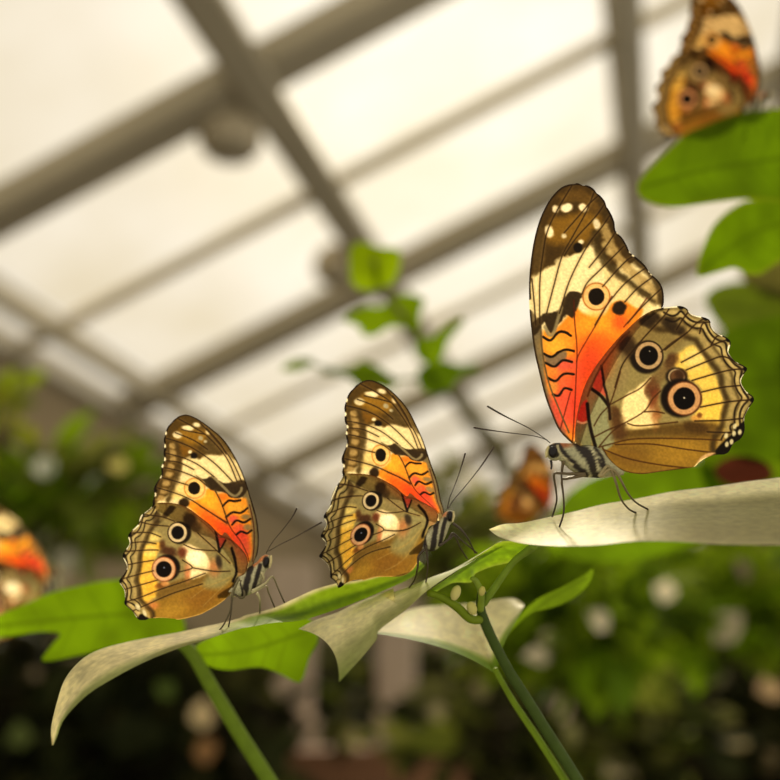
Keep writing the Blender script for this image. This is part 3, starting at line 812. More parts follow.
def loft_leaf(key, e1, e2, d1, d2, color_fn, root, n=110, m=36, bulge=0.0, name='leaf', mat=None, rib=0.0, endbow=None):
    a = catmull(e1, 8); b = catmull(e2, 8)
    a = resample(a, n); b = resample(b, n)
    s = np.linspace(0, 1, n)
    da = np.interp(s, np.linspace(0, 1, len(d1)), d1); db = np.interp(s, np.linspace(0, 1, len(d2)), d2)
    t = np.linspace(0, 1, m)
    XY = a[:, None] * (1 - t)[None, :, None] + b[:, None] * t[None, :, None]
    DD = da[:, None] * (1 - t) + db[:, None] * t + bulge * np.sin(math.pi * t)[None]
    if endbow: XY = XY + (s[:, None] ** 7 * (4 * t * (1 - t))[None])[..., None] * np.array(endbow)
    if rib: DD = DD + rib * np.abs(np.sin(s * 40))[:, None] * np.sin(math.pi * t)[None]
    S, T = np.meshgrid(s, t, indexing='ij')
    XYf = XY.reshape(-1, 2); Df = DD.ravel()
    vid = np.arange(n * m).reshape(n, m)
    q = np.stack([vid[:-1, :-1], vid[1:, :-1], vid[1:, 1:], vid[:-1, 1:]], -1).reshape(-1, 4)
    cv = Canvas(XYf, (120, 130, 60))
    color_fn(cv, S.ravel(), T.ravel())
    o = mesh_obj(name, W(XYf[:, 0], XYf[:, 1], Df), q, mat or MAT_LEAF, root, cv.linear())
    LEAVES[key] = (XYf, Df)
    return o


def leaf_depth(key, p):
    XY, Dp = LEAVES[key]
    i = np.argsort(((XY - np.asarray(p)) ** 2).sum(1))[:4]
    return float(Dp[i].mean())


def mixc(cv, w, col):
    cv.put(np.clip(w, 0, 1), col)


P_ = crop(40, 560, 3.9); Q = crop(230, 530, 3.9); R_ = crop(380, 530, 3.9); S_ = crop(480, 460, 2.6)

plant = empty('leafy_plant', WV(600, 830, 0.222))
tag(plant, 'green plant with broad leaves and a stout stem carrying three sharp butterflies', 'plant')


def smooth(x, a, b):
    t = np.clip((x - a) / (b - a), 0, 1)
    return t * t * (3 - 2 * t)


def col_A(cv, s, t):  # backlit cream sheen and the bright rim are painted into the green leaf
    cv.C[:] = (228, 214, 154)
    x, y = cv.P[:, 0], cv.P[:, 1]
    cv.C *= (1 + 0.16 * vnoise(cv.P, 14, 61) + 0.14 * vnoise(cv.P, 3.5, 62))[:, None]
    mixc(cv, smooth(t, 0.62, 0.95) * 0.75, (108, 124, 44))
    mixc(cv, smooth(x, 205, 262) * smooth(t, 0.1, 0.35), (132, 166, 28))
    mixc(cv, smooth(x, 262, 330), (144, 178, 26))
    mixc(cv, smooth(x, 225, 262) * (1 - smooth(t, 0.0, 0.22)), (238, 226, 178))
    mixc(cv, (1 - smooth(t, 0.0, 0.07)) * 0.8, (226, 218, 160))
    mixc(cv, smooth(x, 235, 300) * np.exp(-((t - 0.72) / 0.16) ** 2) * 0.6, (58, 84, 18))
    mixc(cv, smooth(x, 300, 340) * smooth(t, 0.5, 0.8) * 0.5, (84, 112, 20))


loft_leaf('A', P_((46, 722), (44, 650), (70, 540), (100, 460), (160, 390), (230, 350), (330, 322), (450, 298), (540, 282), (620, 264), (700, 247), (780, 226)) + Q((60, 332), (110, 321), (180, 300), (250, 268), (330, 232), (420, 207), (500, 196), (620, 165), (740, 120)),
          P_((52, 722), (66, 690), (95, 620), (180, 530), (280, 465), (400, 402), (520, 352), (640, 312), (780, 268)) + Q((80, 378), (170, 362), (280, 352), (420, 308), (500, 278), (580, 245), (700, 190), (760, 140)),
          [0.196, 0.212, 0.224, 0.222, 0.2155, 0.2145, 0.2145], [0.195, 0.194, 0.196, 0.200, 0.209, 0.221, 0.225], col_A, plant, bulge=0.001)


def col_B(cv, s, t):  # cream sheen, bright ridge and darker shading put into the leaf colour
    cv.C[:] = (250, 238, 178)
    cv.C *= (1 + 0.1 * vnoise(cv.P, 16, 63) + 0.08 * vnoise(cv.P, 3.5, 64))[:, None]
    x, y = cv.P[:, 0], cv.P[:, 1]
    mixc(cv, smooth(t, 0.35, 0.85) * smooth(s, 0.15, 0.5) * 0.75, (128, 136, 70))
    mixc(cv, smooth(s, 0.8, 1.0) * smooth(t, 0.75, 1.0) * 0.6, (116, 136, 54))
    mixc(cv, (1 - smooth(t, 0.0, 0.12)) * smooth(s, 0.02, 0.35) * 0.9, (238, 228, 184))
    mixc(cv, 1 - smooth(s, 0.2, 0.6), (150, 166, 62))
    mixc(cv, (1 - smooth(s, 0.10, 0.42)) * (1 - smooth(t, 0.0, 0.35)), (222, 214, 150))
    mixc(cv, (1 - smooth(s, 0.0, 0.3)) * smooth(t, 0.5, 0.9) * 0.7, (104, 136, 28))


loft_leaf('B', R_((474, 42), (430, 68), (350, 116), (280, 155), (200, 184), (100, 226), (0, 256)) + Q((640, 226), (550, 262), (480, 290), (420, 320), (330, 352), (268, 386)),
          R_((474, 46), (430, 76), (350, 130), (300, 158), (190, 232), (100, 312), (0, 388)) + Q((570, 428), (520, 490), (470, 545), (425, 594)),
          [0.212, 0.219, 0.222, 0.218], [0.211, 0.202, 0.195, 0.190], col_B, plant, bulge=-0.001, endbow=(11, -9))


def col_C(cv, s, t):  # painted sheen, light upper rim and shading over the right side
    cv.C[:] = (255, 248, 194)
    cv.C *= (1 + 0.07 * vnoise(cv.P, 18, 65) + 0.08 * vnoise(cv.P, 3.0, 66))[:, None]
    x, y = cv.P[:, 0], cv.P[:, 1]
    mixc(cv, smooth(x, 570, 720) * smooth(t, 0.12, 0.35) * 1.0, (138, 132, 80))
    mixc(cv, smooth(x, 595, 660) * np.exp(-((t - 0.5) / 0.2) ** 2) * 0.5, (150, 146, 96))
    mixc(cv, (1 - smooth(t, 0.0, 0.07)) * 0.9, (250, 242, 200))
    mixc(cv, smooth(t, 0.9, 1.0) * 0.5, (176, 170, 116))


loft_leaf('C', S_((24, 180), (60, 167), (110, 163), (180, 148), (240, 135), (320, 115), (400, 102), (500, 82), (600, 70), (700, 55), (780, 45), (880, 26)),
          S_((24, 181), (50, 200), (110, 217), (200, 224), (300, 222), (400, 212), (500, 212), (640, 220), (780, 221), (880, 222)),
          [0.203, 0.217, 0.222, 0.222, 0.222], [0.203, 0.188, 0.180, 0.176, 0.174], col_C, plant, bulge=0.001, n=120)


def col_D(cv, s, t):
    cv.C[:] = (146, 182, 26)
    mixc(cv, np.exp(-((t - 0.5) / 0.2) ** 2) * 0.5, (98, 136, 20))
    mixc(cv, (1 - smooth(t, 0.0, 0.15)) * 0.7, (176, 192, 70))
    mixc(cv, smooth(t, 0.85, 1.0) * 0.6, (180, 196, 80))
    cv.grain(0.12, 4, 67)


loft_leaf('D', R_((185, 240), (270, 182), (350, 122), (420, 76), (470, 46), (540, 46), (612, 58)), R_((188, 262), (280, 208), (355, 204), (372, 170), (440, 142), (515, 122), (612, 62)),
          [0.2115, 0.209, 0.207, 0.204], [0.213, 0.222, 0.217, 0.208], col_D, plant, n=60, m=16)


def col_E(cv, s, t):  # cream stands for backlit sheen on the upper face
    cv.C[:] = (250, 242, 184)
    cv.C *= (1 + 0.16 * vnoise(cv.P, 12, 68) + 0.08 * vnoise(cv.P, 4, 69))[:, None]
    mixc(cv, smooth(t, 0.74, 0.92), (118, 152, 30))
    mixc(cv, smooth(s, 0.72, 1.0) * 0.5, (150, 150, 92))


loft_leaf('E', R_((-60, 390), (20, 345), (80, 322), (160, 300), (260, 292), (380, 284), (470, 268), (530, 268), (562, 290)),
          R_((-60, 398), (20, 410), (120, 428), (250, 462), (350, 502), (420, 540), (452, 548), (485, 440), (562, 300)),
          [0.25, 0.258, 0.25], [0.222, 0.222, 0.235], col_E, plant)


def poly_leaf(root, pts, d, tilt, col, cell=1.6, name='leaf', mat=None, mid=None, edge=None, curl=0.0, label=None):
    out = catmull(pts, 6, True)
    P, q = fill_grid(out, cell)
    c = Canvas(P, col)
    c.grain(0.14, 22, int(abs(pts[0][0]) * 7) % 91)
    if mid:
        c.line(mid, tuple(0.72 * v for v in col), 3, 1.5, 0.7)
        a = np.array(mid[0], float); b = np.array(mid[-1], float); ax = b - a; nrm = np.array([-ax[1], ax[0]])
        for k in np.linspace(0.2, 0.85, 5):
            for sg in (1, -1):
                p = a + ax * k
                c.line([tuple(p), tuple(p + ax * 0.2 + sg * nrm * 0.35)], tuple(0.82 * v for v in col), 1.5, 1.2, 0.6)
    dd = seg_dist(P, out, True)
    if edge is not None: c.band(dd, 0, 5, edge, 2, 0.7)
    ctr = out.mean(0)
    r = P - ctr
    dep = d + tilt[0] * r[:, 0] + tilt[1] * r[:, 1] + curl * ((r ** 2).sum(1) / (r ** 2).sum(1).max())
    o = mesh_obj(name, W(P[:, 0], P[:, 1], dep), q, mat or MAT_LEAF_SOFT, root, c.linear())
    if label: o['label'] = label
    return o


# green leaves just behind, on the same plant
poly_leaf(plant, R_((478, 432), (500, 395), (560, 318), (620, 265), (700, 228), (790, 180), (830, 150), (820, 200), (760, 262), (680, 300), (590, 325), (520, 385)), 0.25, (0.00003, 0), (112, 142, 22), 1.2, mid=R_((490, 420), (640, 285), (800, 190)))
poly_leaf(plant, [(-30, 640), (-10, 620), (30, 602), (60, 590), (120, 579), (150, 584), (175, 600), (185, 632), (160, 642), (120, 646), (80, 655), (43, 661), (52, 645), (60, 634), (40, 632), (10, 636)], 0.29, (0.0001, -0.0002), (128, 166, 14), mid=[(180, 615), (110, 615), (-20, 628)], curl=0.004)
poly_leaf(plant, [(196, 646), (235, 628), (300, 615), (318, 636), (309, 658), (300, 682), (276, 672), (258, 667), (228, 670), (206, 664)], 0.262, (0.0001, 0), (122, 158, 14), mid=[(310, 630), (250, 650), (200, 655)], curl=0.003)


def stem(root, pts, depths, radii, col, name='stem', sides=14, mat=None):
    pp = catmull(pts, 8)
    dd = np.interp(np.linspace(0, 1, len(pp)), np.linspace(0, 1, len(depths)), depths)
    V, Fc = tube(W(pp[:, 0], pp[:, 1], dd), radii, sides)
    cc = np.tile(lin(col), (len(V), 1))
    return mesh_obj(name, V, Fc, mat or MAT_STEM, root, cc)


stem(plant, R_((398, 240), (392, 300), (405, 350), (440, 430), (500, 545), (560, 640), (650, 785), (760, 960), (900, 1200)), [0.217, 0.218, 0.22, 0.222], [0.0010, 0.0012, 0.0012, 0.0013, 0.0014], (62, 78, 28))
stem(plant, R_((405, 285), (440, 235), (515, 130), (570, 85), (600, 60)), [0.2165, 0.211, 0.2055], [0.0009, 0.0007, 0.0010], (118, 140, 44), 'leaf_stalk')
stem(plant, R_((388, 350), (350, 345), (300, 300), (240, 262), (190, 246)), [0.217, 0.213, 0.2095], [0.0010, 0.0010, 0.0007], (108, 126, 24), 'leaf_stalk')
stem(plant, R_((392, 310), (395, 250), (375, 200), (360, 190)), [0.2165, 0.212, 0.2095], [0.0008, 0.0007, 0.0005], (130, 150, 50), 'leaf_stalk')
stem(plant, R_((448, 540), (474, 590), (530, 685), (618, 815), (720, 975), (870, 1210)), [0.223, 0.2235, 0.224], [0.0006, 0.0008, 0.0010], (112, 136, 30), 'leaf_stalk')
blob(plant, 'bud', R_((295, 245))[0], 0.2115, 5, 8, 4, MAT_STEM, (206, 196, 120), 20)
blob(plant, 'bud', R_((358, 305))[0], 0.2135, 5, 7, 4, MAT_STEM, (198, 190, 108), -20)
blob(plant, 'bud', R_((398, 238))[0], 0.2115, 3.4, 5, 3, MAT_STEM, (190, 180, 96), 10)

side_stem = empty('young_shoot', WV(290, 830, 0.26))
tag(side_stem, 'pale green leafless stalk rising out of the dark under the drooping leaf tip', 'plant stalk')
stem(side_stem, [(178, 640), (193, 655), (212, 688), (242, 738), (275, 790), (300, 830)], [0.255, 0.26], [0.0016, 0.0019, 0.0021], (96, 118, 26))

# ------------------------------------------------------------------ butterflies


def big_butterfly():
    d0 = 0.2035
    root = empty('butterfly', WV(600, 500, d0))
    tag(root, 'largest butterfly, wings closed, on the broad pale leaf, facing the two smaller ones', 'butterfly', 'butterflies in the greenhouse')
    fo = B((275, 750), (205, 680), (165, 595), (130, 500), (100, 380), (75, 270), (60, 160), (50, 60)) + A((47, 560), (57, 440), (75, 330), (105, 225), (150, 135), (205, 72), (250, 50), (285, 46), (300, 42), (330, 55), (345, 52), (370, 62), (385, 75), (400, 95), (415, 105), (440, 135), (450, 165), (458, 175), (478, 210), (492, 250), (497, 290), (530, 325), (555, 365), (572, 402), (610, 432), (650, 470), (676, 510), (715, 545), (738, 580), (748, 630), (742, 685)) + B((700, 60), (600, 150), (480, 330), (410, 480), (340, 640), (300, 760))
    out = catmull(fo, 4, True)
    P, q = fill_grid(out, 0.62)
    rt = E((560, 270))[0]
    dep = wing_depth(P, rt, d0 + 0.0006, (0.00001, 0.000004), 1.0)
    mesh_obj('forewing', W(P[:, 0], P[:, 1], dep), q, MAT_WING, root, big_forewing(P, out))
    ho = B((285, 745), (288, 660), (302, 570), (330, 465), (372, 378), (430, 295), (500, 210), (560, 150), (620, 95), (680, 58), (735, 42)) + C((245, 66), (290, 62), (340, 57), (375, 72), (390, 95), (420, 108), (470, 118), (495, 135), (500, 165), (530, 200), (570, 215), (600, 240), (598, 270), (590, 300), (625, 345), (665, 365), (687, 385), (665, 420), (655, 455), (680, 500), (715, 525), (722, 550), (695, 590), (672, 640), (675, 690), (668, 725), (648, 752)) + V2((650, 400), (638, 422), (625, 430), (605, 431), (580, 437), (555, 452), (540, 465)) + D((560, 517), (470, 529), (380, 541), (300, 532), (240, 503), (197, 455), (165, 412), (120, 420), (60, 400), (20, 370))
    out = catmull(ho, 4, True)
    P, q = fill_grid(out, 0.62)
    dep = wing_depth(P, rt, d0 - 0.0008, (0.000012, 0.000004), 1.0)
    mesh_obj('hindwing', W(P[:, 0], P[:, 1], dep), q, MAT_WING, root, big_hindwing(P, out))

    def paint(c):
        c.C[:] = (160, 154, 116)
        c.ell(E((480, 285))[0], 9, 3, (150, 84, 44), 2, 0.9)
        c.line(E((455, 285), (480, 325), (540, 385), (605, 440)), BLK, 6, 1, 1, 0.5)
        c.line(E((545, 255), (590, 320), (640, 390), (650, 430), (660, 460)), BLK, 8, 1, 1, 0.8)
        c.line(E((600, 300), (650, 350), (690, 400)), BLK, 4, 0.8, 1, 0.5)
        c.line(E((650, 300), (690, 360), (700, 420)), BLK, 3.4, 0.8, 1, 0.4)
        c.line(E((630, 300), (660, 370), (665, 420)), (196, 186, 140), 1.6, 0.7)
        c.poly(E((415, 285), (450, 290), (465, 330), (450, 350), (415, 340)), (38, 30, 18), 1, 1)
        c.line(E((455, 290), (470, 330), (530, 390)), (186, 174, 126), 2.4, 0.8)
        c.grain(0.12, 1.2, 71)
    body_mesh(root, [(*E((392, 320))[0], 1.5), (*E((408, 320))[0], 6.2), (*E((436, 322))[0], 9), (*E((462, 318))[0], 8.4), (*E((505, 330))[0], 11), (*E((565, 352))[0], 15.5), (*E((630, 372))[0], 17), (*E((690, 400))[0], 12), (*E((750, 420))[0], 6), (*E((800, 432))[0], 2)], d0 + 0.0008, paint, 0.7)
    blob(root, 'eye', E((432, 322))[0], d0 - 0.0006, 4.6, 6.2, 3.2, MAT_EYE, None, 0)
    blob(root, 'palp', E((402, 322))[0], d0 - 0.0001, 2.0, 6.2, 2.4, MAT_BODY, (190, 176, 120), 12)
    ant = ((E((417, 275), (375, 242), (300, 195), (180, 135), (90, 84)), -0.001), (E((402, 260), (330, 238), (200, 222), (100, 208), (20, 195)), 0.002))
    for pts, dd in ant:
        leg_mesh(root, pts, [d0, d0 + dd * 2], [0.00011, 0.00010, 0.00010, 0.00012, 0.0002, 0.00022], 'antenna', (52, 38, 22))
    for pts, dd in ((E((600, 437), (540, 436), (470, 433), (437, 440), (447, 520), (450, 580), (428, 658)), 0.0), (E((603, 440), (550, 452), (500, 462), (478, 472), (487, 560), (487, 640), (465, 712)), 0.0), (E((485, 370), (480, 410), (476, 440), (477, 468)), None), (D((150, 555), (190, 502), (215, 520), (240, 590), (265, 670), (305, 722), (342, 742)), 0.0), (D((160, 552), (205, 517), (245, 540), (300, 640), (345, 690), (405, 724)), 0.0)):
        end = d0 if dd is None else leaf_depth('C', pts[-1]) - 0.0002
        leg_mesh(root, pts, [d0 - 0.001, d0 - 0.0005, end], [0.00042, 0.00032, 0.00026, 0.0002, 0.00022], 'leg', (150, 134, 90) if pts[0][0] > 595 else (92, 76, 46), (44, 32, 20))
    leg_mesh(root, E((420, 365), (424, 390), (422, 412)), [d0, d0], [0.0003, 0.0002], 'proboscis', (36, 26, 16))
    return root


def small_parts():
    of = catmull(SMALL_FORE, 4, True); Pf, qf = fill_grid(of, 0.55)
    oh = catmull(SMALL_HIND, 4, True); Ph, qh = fill_grid(oh, 0.55)
    return (Pf, qf, small_forewing(Pf, of)), (Ph, qh, small_hindwing(Ph, oh))


SF, SH = small_parts()


def small_butterfly(loc, d0, rt, warp, label, bodypts, paint, eye, palp, ants, legs, legkey):
    root = empty('butterfly', WV(loc[0], loc[1], d0))
    tag(root, label, 'butterfly', 'butterflies in the greenhouse')
    for (P, q, c), nm, off in ((SF, 'forewing', 0.0006), (SH, 'hindwing', -0.0007)):
        X = warp(P) if warp else P
        dep = wing_depth(X, rt, d0 + off, (-0.00001, 0.000004), 0.7)
        mesh_obj(nm, W(X[:, 0], X[:, 1], dep), q, MAT_WING, root, c)
    body_mesh(root, bodypts, d0 + 0.0006, paint, 0.7)
    blob(root, 'eye', eye[0], d0 - 0.0004, eye[1], eye[2], 2.6, MAT_EYE, None, eye[3])
    blob(root, 'palp', palp[0], d0 - 0.0001, palp[1], palp[2], 2, MAT_BODY, (206, 188, 132), palp[3])
    for pts, dd in ants:
        leg_mesh(root, pts, [d0, d0 + dd], [0.00010, 0.00009, 0.0001, 0.00011, 0.00018, 0.0002], 'antenna', (58, 42, 24))
    for pts, key, col in legs:
        end = d0 if key is None else leaf_depth(key, pts[-1]) - 0.0002
        leg_mesh(root, pts, [d0 - 0.0008, d0 - 0.0004, end], [0.00034, 0.00027, 0.00022, 0.00017, 0.00018], 'leg', col, (60, 46, 26))
    return root


def paint_left(c):
    c.C[:] = (176, 168, 128)
    c.line(H((345, 425), (390, 390), (430, 355)), (190, 112, 60), 4.6, 1.4, 0.9, 0.6)
    c.line(H((392, 425), (370, 500), (345, 590)), BLK, 4.2, 0.7, 1, 0.3)
    c.line(H((330, 440), (305, 530), (285, 625)), BLK, 6.0, 0.8, 1, 0.5)
    c.line(H((240, 430), (236, 500), (222, 560)), BLK, 4.2, 0.8, 1, 0.4)
    c.line(H((262, 540), (280, 620)), BLK, 1.6, 0.6)
    c.ell(H((430, 405))[0], 3.6, 6, (34, 25, 15), 0.8)
    c.grain(0.12, 1.2, 72)


big = big_butterfly()
LEGC = (190, 178, 130)
left = small_butterfly(H((250, 640))[0], 0.2125, H((300, 450))[0], None,
    'small sharp butterfly standing on the long drooping leaf, wings closed, pale legs',
    [(*H((470, 398))[0], 1.2), (*H((455, 398))[0], 5), (*H((430, 402))[0], 7), (*H((400, 430))[0], 6.2), (*H((365, 470))[0], 8.6), (*H((318, 525))[0], 11), (*H((272, 560))[0], 11), (*H((225, 585))[0], 7), (*H((170, 600))[0], 4), (*H((120, 620))[0], 1.5)],
    paint_left, (H((432, 405))[0], 2.8, 5.4, 12), (H((458, 400))[0], 1.6, 6.6, 8),
    ((H((430, 348), (470, 275), (540, 190), (600, 110), (630, 52)), -0.001), (H((445, 332), (520, 290), (620, 240), (700, 195), (793, 143)), 0.003)),
    ((H((335, 600), (380, 580), (430, 560), (445, 600), (485, 697)), 'A', LEGC), (H((340, 590), (420, 545), (462, 500), (482, 512), (510, 580), (550, 668)), 'A', LEGC), (H((370, 605), (388, 640), (390, 690), (388, 735)), 'A', LEGC), (H((400, 470), (415, 510), (400, 540), (345, 600)), None, LEGC), (H((255, 510), (218, 585), (210, 640), (195, 720), (160, 800), (127, 846)), 'A', (120, 110, 74)), (H((265, 520), (290, 610), (268, 638), (212, 615), (205, 700), (196, 770), (185, 826)), 'A', (96, 84, 54))), 'A')


def paint_mid(c):
    c.C[:] = (168, 160, 122)
    c.ell(K((262, 355))[0], 3.5, 4, (196, 120, 70), 1.4, 0.9)
    c.line(K((270, 385), (258, 440), (243, 512)), BLK, 3.8, 0.7, 1, 0.3)
    c.line(K((228, 400), (215, 480), (205, 548)), BLK, 5.4, 0.8, 1, 0.5)
    c.line(K((172, 430), (166, 480), (170, 520)), BLK, 3.6, 0.8, 1, 0.4)
    c.line(K((170, 530), (215, 548)), BLK, 1.2, 0.6)
    c.ell(K((292, 372))[0], 3.4, 5.4, (34, 25, 15), 0.8)
    c.grain(0.12, 1.2, 73)


LEGD = (62, 50, 34)
mid = small_butterfly(K((180, 560))[0], 0.2115, K((230, 400))[0], WARP,
    'small sharp butterfly between the other two, standing where two leaves overlap, dark legs',
    [(*K((318, 372))[0], 1.0), (*K((308, 372))[0], 4.4), (*K((290, 374))[0], 6.2), (*K((270, 400))[0], 5.6), (*K((248, 432))[0], 7.6), (*K((222, 468))[0], 9.4), (*K((196, 500))[0], 9.4), (*K((168, 515))[0], 6), (*K((130, 530))[0], 3.4), (*K((95, 550))[0], 1.2)],
    paint_mid, (K((293, 372))[0], 2.6, 5.0, 8), (K((308, 374))[0], 1.4, 5.8, 6),
    ((K((280, 335), (292, 280), (328, 190), (354, 110), (367, 63)), -0.001), (K((283, 335), (312, 290), (380, 210), (450, 120), (506, 34)), 0.002)),
    ((K((243, 515), (290, 482), (315, 468), (345, 530), (378, 580)), 'B', LEGD), (K((243, 512), (280, 490), (305, 455), (350, 490), (425, 552)), 'B', LEGD), (K((308, 408), (350, 440), (385, 490), (415, 552)), 'B', LEGD), (K((175, 515), (180, 560), (184, 620), (175, 695)), 'B', LEGD), (K((172, 530), (140, 565), (135, 620), (120, 680), (92, 722)), 'B', LEGD)), 'B')


def copy_butterfly(src, loc, d, scale, ang, label, mat=None):
    """same insect elsewhere: the Empty and each part copied, turned about the viewing axis"""
    r = src.copy(); COL.objects.link(r)
    r['label'] = label
    rot = Matrix.Rotation(math.radians(ang), 4, Vector(FWD))
    r.matrix_world = Matrix.Translation(WV(loc[0], loc[1], d)) @ rot @ Matrix.Scale(scale * d / 0.2125, 4)
    for ch in list(src.children):
        c = ch.copy(); COL.objects.link(c); c.parent = r
        if mat and ch.name.split('.')[0] in ('forewing', 'hindwing'):
            c.material_slots[0].link = 'OBJECT'; c.material_slots[0].material = mat
    return r


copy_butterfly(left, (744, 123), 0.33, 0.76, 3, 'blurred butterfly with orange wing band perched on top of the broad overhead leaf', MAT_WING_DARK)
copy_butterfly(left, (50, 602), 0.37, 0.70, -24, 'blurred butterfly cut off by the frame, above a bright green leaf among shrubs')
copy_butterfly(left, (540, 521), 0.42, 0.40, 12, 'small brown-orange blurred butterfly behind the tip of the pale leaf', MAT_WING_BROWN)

# ------------------------------------------------------------------ blurred plants near by
TR = crop(580, 80, 3.25)
branch = empty('leafy_branch', WV(820, 250, 0.32))
tag(branch, 'branch with two broad lobed green leaves under the perched blurred butterfly', 'branch')
poly_leaf(branch, TR((186, 345), (205, 310), (250, 262), (300, 215), (340, 178), (400, 150), (500, 112), (600, 97), (720, 90), (800, 120), (800, 380), (700, 400), (560, 388), (500, 390), (420, 400), (320, 414), (250, 407), (198, 382)), 0.315, (-0.00005, -0.00025), (94, 124, 8), mid=TR((200, 350), (420, 290), (760, 240)), edge=(126, 140, 20), curl=0.004)
poly_leaf(branch, TR((385, 640), (382, 600), (398, 545), (436, 468), (500, 412), (570, 386), (720, 372), (800, 420), (800, 540), (700, 565), (640, 598), (585, 632), (540, 630), (500, 612), (440, 628)), 0.325, (0, -0.0002), (102, 134, 10), mid=TR((390, 620), (560, 500), (760, 440)), edge=(140, 150, 30), curl=0.003)
stem(branch, [(800, 175), (840, 230), (900, 330)], [0.32, 0.33], [0.001, 0.0012], (100, 120, 40))

right_plant = empty('broadleaf_plant', WV(800, 700, 0.42))
tag(right_plant, 'out-of-focus broad-leaved plant behind the largest hindwing', 'plant')
for pts, d, col, md in (
    ([(688, 380), (720, 335), (780, 316), (850, 320), (870, 420), (800, 460), (730, 450), (700, 420)], 0.40, (84, 110, 8), [(700, 390), (850, 370)]),
    ([(700, 455), (740, 410), (800, 380), (860, 420), (850, 500), (760, 520), (715, 500)], 0.43, (104, 132, 14), [(710, 470), (850, 450)]),
    ([(545, 540), (570, 492), (620, 468), (690, 462), (740, 480), (720, 530), (640, 560), (580, 560)], 0.42, (110, 144, 16), [(550, 520), (730, 495)]),
    ([(705, 300), (735, 282), (790, 290), (840, 310), (800, 350), (740, 345)], 0.5, (92, 108, 24), [(710, 305), (830, 320)]),
    ([(740, 275), (770, 258), (830, 262), (840, 300), (780, 300)], 0.5, (100, 96, 44), None)):
    poly_leaf(right_plant, pts, d, (0, -0.0002), col, 2.2, mid=md, curl=0.004)
poly_leaf(right_plant, [(714, 470), (728, 458), (748, 456), (768, 464), (772, 478), (750, 486), (726, 484)], 0.38, (0, 0), (74, 34, 22), 1.6, label='dark red-brown leaf', mid=[(716, 472), (770, 474)])
stem(right_plant, [(800, 460), (810, 560), (800, 700)], [0.43, 0.42], [0.002, 0.003], (80, 100, 30))

MC = crop(260, 220, 3.25)
creeper = empty('climbing_plant', WV(520, 560, 0.54))
tag(creeper, 'blurred climbing shoot with lobed green leaves rising in front of the roof glass', 'plant')
for pts, col, md, dz in (
    (((296, 85), (330, 70), (360, 78), (400, 88), (452, 96), (455, 150), (432, 205), (380, 225), (330, 228), (296, 200), (290, 140)), (122, 146, 6), ((370, 210), (370, 90)), 0.0),
    (((272, 325), (330, 285), (400, 278), (440, 245), (490, 240), (535, 258), (522, 300), (515, 372), (470, 352), (420, 350), (380, 374), (335, 376), (318, 345)), (112, 140, 10), ((500, 300), (300, 330)), 0.01),
    (((500, 420), (515, 385), (560, 378), (610, 340), (655, 318), (662, 332), (612, 395), (596, 440), (560, 472), (520, 455)), (112, 142, 12), ((520, 430), (650, 330)), 0.0),
    (((190, 496), (250, 480), (300, 475), (335, 456), (390, 480), (445, 525), (420, 552), (370, 545), (330, 550), (290, 515), (240, 505)), (96, 122, 14), ((430, 530), (210, 492)), 0.012),
    (((70, 484), (105, 455), (150, 450), (178, 458), (150, 482), (105, 492)), (110, 132, 26), ((170, 460), (80, 484)), 0.02),
    (((510, 500), (540, 470), (600, 458), (650, 470), (700, 465), (705, 490), (650, 512), (620, 548), (565, 568), (525, 550)), (88, 116, 12), ((530, 520), (690, 476)), 0.005)):
    poly_leaf(creeper, MC(*pts), 0.5 + dz, (0, -0.0002), col, 2.0, mid=MC(*md), curl=0.004)
stem(creeper, MC((370, 130), (400, 230), (455, 300), (520, 400), (560, 480), (620, 560), (700, 650), (790, 760), (850, 1000)), [0.5, 0.52, 0.54], [0.0012, 0.0018, 0.0024], (96, 92, 52))
stem(creeper, MC((560, 510), (430, 520), (300, 500), (160, 468)), [0.507, 0.52], [0.0011, 0.0008], (96, 110, 40), 'side_shoot')

# ------------------------------------------------------------------ shrubs


def leaf_geo(c, ax, nr, L_, Wd):
    """one pointed leaf, creased along its midrib: 8 points"""
    sd = np.cross(ax, nr)
    pr = [(0, 0, 0), (0.3, 0.42, 0.1), (0.65, 0.36, 0.08), (1, 0, -0.12), (0.65, -0.36, 0.08), (0.3, -0.42, 0.1), (0.3, 0, 0), (0.65, 0, -0.02)]
    return [c + ax * L_ * a + sd * Wd * b + nr * Wd * e for a, b, e in pr], [(0, 1, 6), (1, 2, 7, 6), (2, 3, 7), (0, 6, 5), (6, 7, 4, 5), (7, 3, 4)]


